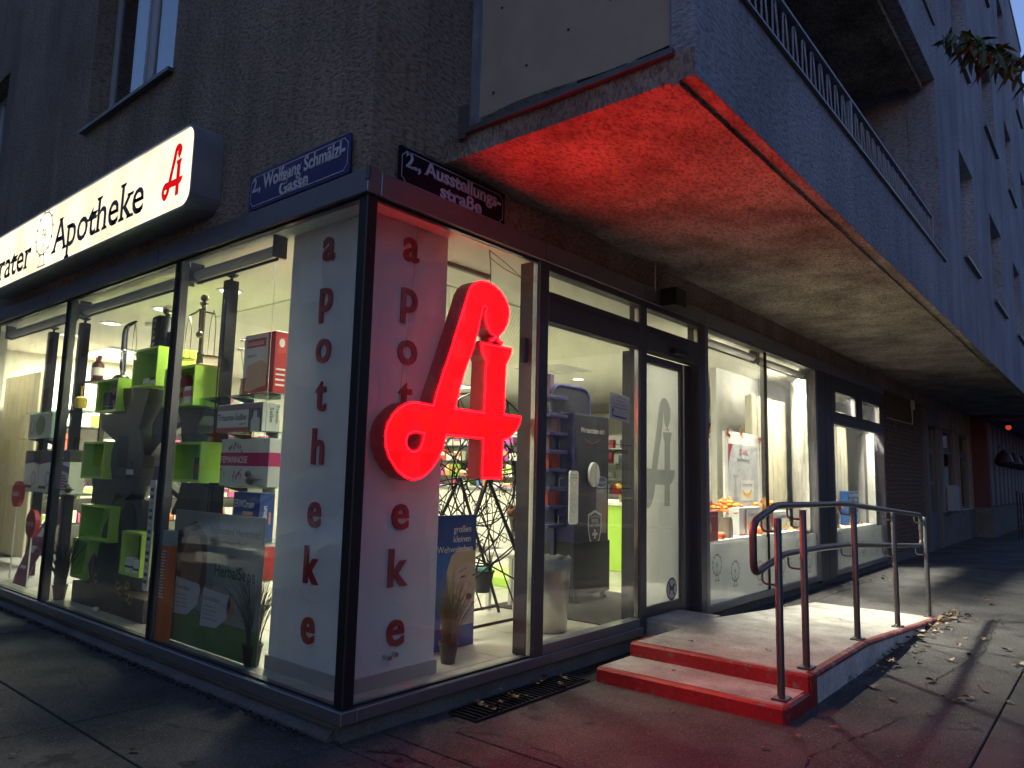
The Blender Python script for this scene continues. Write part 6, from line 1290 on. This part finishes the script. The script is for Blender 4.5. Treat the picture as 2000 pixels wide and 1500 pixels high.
# neighbouring building with a red striped front
nbd = thing('neighbour_building', 'pale neighbouring house with red and white striped ground floor far down the street', 'building', (20.0,0,0))
mk('wall', MB().box(.32,16,-.95,.5,3.3,9.0), flat('pale_plaster', (.40,.38,.42), .9, noise=.06, nscale=2.), nbd); mk('roof', MB().prism([(.1,9.0),(16,9.0),(16,9.5),(1.5,9.5)], lambda a,b,d:(a,d,b), -1.05, .45), SILLM, nbd)
mk('ground_floor', MB().box(.01,16,-.40,.5,-.02,.75), PLINTH, nbd)
mk('front', MB().box(.01,16,-.36,.5,.7505,3.29), colr(.07,.010,.014), nbd)
for k in range(10): mk('stripe', MB().box(.30+k*.95,.78+k*.95,-.375,-.361,.80,2.95), colr(.16,.15,.18), nbd)
for k in range(4): mk('hanging_lamp', MB().lathe([(.02,.42),(.16,.30),(.22,.1),(.16,0),(.02,-.04)], (1.0+k*2.1,-.60,1.85), 12), colr(.03,.01,.012), nbd)
mk('bracket_rail', MB().tube([(.2,-.6,2.32),(9,-.6,2.32)], .02, 6), BLKMET, nbd)
mk('awning', MB().box(.01,16,-1.5,-.37,3.0,3.12), colr(.05,.05,.13), nbd)
for r in range(1):
    for k in range(3):
        w = part('window', nbd); x = 2+k*4.2; z = 4.4+r*3.1; mk('pane', MB().box(x,x+1.3,-.962,-.951,z,z+1.7), GLASS_W, w); mk('frame', MB().box(x-.06,x,-.98,-.951,z,z+1.7).box(x+1.3,x+1.36,-.98,-.951,z,z+1.7).box(x-.06,x+1.36,-.98,-.951,z+1.7,z+1.76).box(x+.62,x+.68,-.98,-.9625,z,z+1.7), WFR, w)
lp = thing('pendant_lamp', 'small glowing red lamp above the striped front', 'lamp', (20.9,-.75,2.86)); mk('bulb', MB().ball((0,0,0), .07, 8, 6), emis('red_lamp', (1.0,.10,.05), .5), lp); mk('hood', MB().lathe([(.12,.05),(.05,.12),(.02,.13)], (0,0,0), 10), BLKMET, lp)
fnc = thing('terrace_railing', 'low black terrace railing before the striped front', 'railing', (19.7,-.95,0))
for k in range(8): mk('post', MB().box(k*.7-.015,k*.7+.015,-.015,.015,.0,1.15), BLKMET, fnc)
mk('rail', MB().box(0,4.9,-.02,.02,1.15,1.19), BLKMET, fnc); mk('rail', MB().box(0,4.9,-.015,.015,.35,.38), BLKMET, fnc)
# ================================================================ overhanging branch
br = thing('tree_branch', 'leafy tree branch reaching into the top right corner', 'branch', (2.5,-2.6,3.75))
TW = colr(.05,.04,.03)
tw = [(0,.29,.26),(0,.20,.22),(0,.10,.12),(0,.0,.02),(0,-.10,-.05),(.02,-.30,-.12),(.05,-.9,-.10),(.15,-1.6,.1)]
mk('twig', MB().tube(tw, [.0015,.003,.005,.007,.009,.012,.02,.03], 6), TW, br)
LF = [colr(.045,.085,.022), colr(.06,.10,.03), colr(.035,.06,.02)]
lm = MB(); lm.add([(0,0,0),(.03,.016,-.012),(.066,.019,-.022),(.10,.012,-.04),(.135,0,-.065),(.10,-.012,-.04),(.066,-.019,-.022),(.03,-.016,-.012),(.03,0,.0),(.066,0,-.010),(.10,0,-.034)], [(0,1,8),(1,2,9,8),(2,3,10,9),(3,4,10),(0,8,7),(8,9,6,7),(9,10,5,6),(10,4,5)])
lmesh = lm.mesh('leaf'); r = random.Random(5)
def seg_at(t):
    k = min(int(t*5), 5); f = t*5-k; a, b = Vector(tw[k]), Vector(tw[k+1]); return a+(b-a)*f
for k in range(150):
    t = r.uniform(.0,1.05)**.8; p = seg_at(min(t,1.0)); me = lmesh.copy(); me.materials.clear(); o = mk('leaf', me, LF[k % 3], br, fixn=False); off = Vector((r.uniform(-.09,.09), r.uniform(-.06,.06), r.uniform(-.06,.05)))
    o.location = p+off; s = r.uniform(.7,1.15); o.scale = (s,s,s); o.rotation_euler = (r.uniform(-.6,.6), r.uniform(-.1,1.0), r.uniform(0,6.28))
# ================================================================ houses across the side street
def far_house(label, x0, x1, y0, y1, h):
    t = thing('town_house', label, 'building', ((x0+x1)/2,(y0+y1)/2,0)); cx, cy_ = (x0+x1)/2,(y0+y1)/2
    mk('wall', MB().box(x0-cx,x1-cx,y0-cy_,y1-cy_,-.1,h), flat('far_plaster', (.22,.21,.20), .9, noise=.08, nscale=.5), t); mk('roof', MB().prism([(x0-cx-.3,h),(x1-cx+.3,h),(0,h+3)], lambda a,b,d:(a,d,b), y0-cy_, y1-cy_), SILLM, t)
    for r_ in range(int(h/3.2)):
        n = int((y1-y0)/3)
        for k in range(n):
            y = y0-cy_+1+k*3; z = 1.2+r_*3.1; mk('window', MB().box(x1-cx,x1-cx+.02,y,y+1.2,z,z+1.6), GLASS_W, t)
        for k in range(int((x1-x0)/3.2) if y1 < 0 else 0):
            x = x0-cx+1+k*3.2; z = 1.2+r_*3.1; mk('window', MB().box(x,x+1.3,y1-cy_,y1-cy_+.02,z,z+1.6), GLASS_W, t)
far_house('plain plastered house across the side street', -24,-13,-3,22,16); far_house('second plastered house farther along the side street', -24,-13.5,22.2,75,16)
far_house('long plastered house across the avenue behind the viewer', -30,6,-50,-38,17); far_house('plastered house across the avenue farther right', 6.2,60,-50,-38,17)
far_house('third house across the avenue toward its far end', 60.2,130,-50,-38,16); far_house('unseen house added at the end of the avenue to block sky glow', 130.2,145,-60,20,18); far_house('unseen house added at the end of the side street to block sky glow', -13.3,12,76,88,20)  # far-end houses are out of view, added to block the low sunset glow
# ================================================================ car parked nose to the kerb of the side street (mirrored in the panes)
car = thing('parked_car', 'silver hatchback parked nose to the pavement in the side street, mirrored in the side panes', 'car', (-1.75,4.55,-.13), R_(-8))
PAINT = flat('car_silver', (.55,.56,.58), .25, .35, coat=.8); CGL = flat('car_glass', (.012,.014,.018), .05, spec=.8); TYRE = flat('tyre', (.015,.015,.015), .8)
def loft(secs, closed_ends=True):
    """secs: list of closed rings of equal length"""
    m = MB(); n = len(secs[0]); vs = [p for s in secs for p in s]; fs = []
    for i in range(len(secs)-1):
        for k in range(n): fs.append((i*n+k, i*n+(k+1)%n, (i+1)*n+(k+1)%n, (i+1)*n+k))
    if closed_ends: fs += [tuple(range(n))[::-1], tuple((len(secs)-1)*n+k for k in range(n))]
    m.sm = True; return m.add(vs, fs)
def ring(x, w, z0, z1, r=.10, tuck=.06):
    P = [(-w+tuck,z0),(-w+.02,z0+.12),(-w,z0+.30),(-w,(z0+z1)/2+.05),(-w+.03,z1-r),(-w+.10,z1-.02),(-w*.5,z1),(0,z1+.012),(w*.5,z1),(w-.10,z1-.02),(w-.03,z1-r),(w,(z0+z1)/2+.05),(w,z0+.30),(w-.02,z0+.12),(w-tuck,z0)]
    return [(x,a,b) for a,b in P]
mk('body', loft([ring(.0,.62,.30,.58,.05,.03), ring(-.05,.72,.24,.66), ring(-.22,.83,.20,.76), ring(-.6,.88,.18,.86), ring(-1.15,.89,.18,.95), ring(-2.2,.90,.18,.97), ring(-3.4,.89,.18,.98), ring(-3.95,.85,.22,.98), ring(-4.15,.78,.30,.92,.06,.03)]), PAINT, car)
def cab(x, w0, w1, z1): 
    P = [(-w0,.90),(-(w0*.6+w1*.4),.90+(z1-.90)*.45),(-w1,z1-.06),(-w1*.8,z1-.005),(0,z1),(w1*.8,z1-.005),(w1,z1-.06),((w0*.6+w1*.4),.90+(z1-.90)*.45),(w0,.90)]
    return [(x,a,b) for a,b in P]
mk('cabin_glass', loft([cab(-1.02,.78,.74,.94), cab(-1.45,.80,.66,1.22), cab(-1.85,.81,.60,1.42), cab(-2.6,.81,.60,1.46), cab(-3.5,.80,.60,1.42), cab(-3.95,.78,.62,1.12), cab(-4.05,.76,.66,.96)]), CGL, car)
def rf(x, w, z): return [(x,-w,z-.05),(x,-w*.8,z+.004),(x,0,z+.012),(x,w*.8,z+.004),(x,w,z-.05),(x,0,z-.03)]
mk('roof', loft([rf(-1.80,.615,1.425), rf(-2.6,.615,1.475), rf(-3.55,.61,1.43)]), PAINT, car)
for s in (-1,1):
    mk('pillar', MB().tube([(-1.05,s*.80,.93),(-1.45,s*.69,1.21),(-1.86,s*.63,1.40)], .035, 6), PAINT, car); mk('pillar', MB().tube([(-2.55,s*.83,.95),(-2.6,s*.63,1.42)], .035, 6), PAINT, car); mk('pillar', MB().tube([(-3.45,s*.83,.97),(-3.6,s*.63,1.40)], .06, 6), PAINT, car)
    mk('headlight', loft([[(-.06,s*.50,.60),(-.06,s*.50,.68),(-.16,s*.76,.74),(-.16,s*.76,.64)],[(-.16,s*.50,.60),(-.20,s*.50,.72),(-.45,s*.85,.80),(-.40,s*.85,.68)]]), flat('headlight_lens', (.6,.62,.65), .08, spec=.9), car)
    mk('mirror', MB().ball((-1.28,s*.98,1.0), .10, 8, 6, (.6,1.1,.75)), PAINT, car); mk('door_handle', MB().box(-2.45,-2.25,s*.905-.01,s*.905+.01,.80,.83), PAINT, car)
    for x in (-.82,-3.42):
        w = mk('wheel', MB().tube([(x,s*.70,.31),(x,s*.885,.31)], .31, 24), TYRE, car); mk('rim', MB().tube([(x,s*.886,.31),(x,s*.90,.31)], .20, 20), CHROME, w)
mk('grille', MB().box(-.02,.012,-.42,.42,.50,.60), BLACK, car); mk('lower_grille', MB().box(-.04,.004,-.55,.55,.28,.40), BLACK, car); mk('number_plate', MB().box(.013,.022,-.26,.26,.42,.53), WHITE, car)
mk('badge', MB().tube([(.005,0,.64),(.02,0,.64)], .045, 14), CHROME, car)
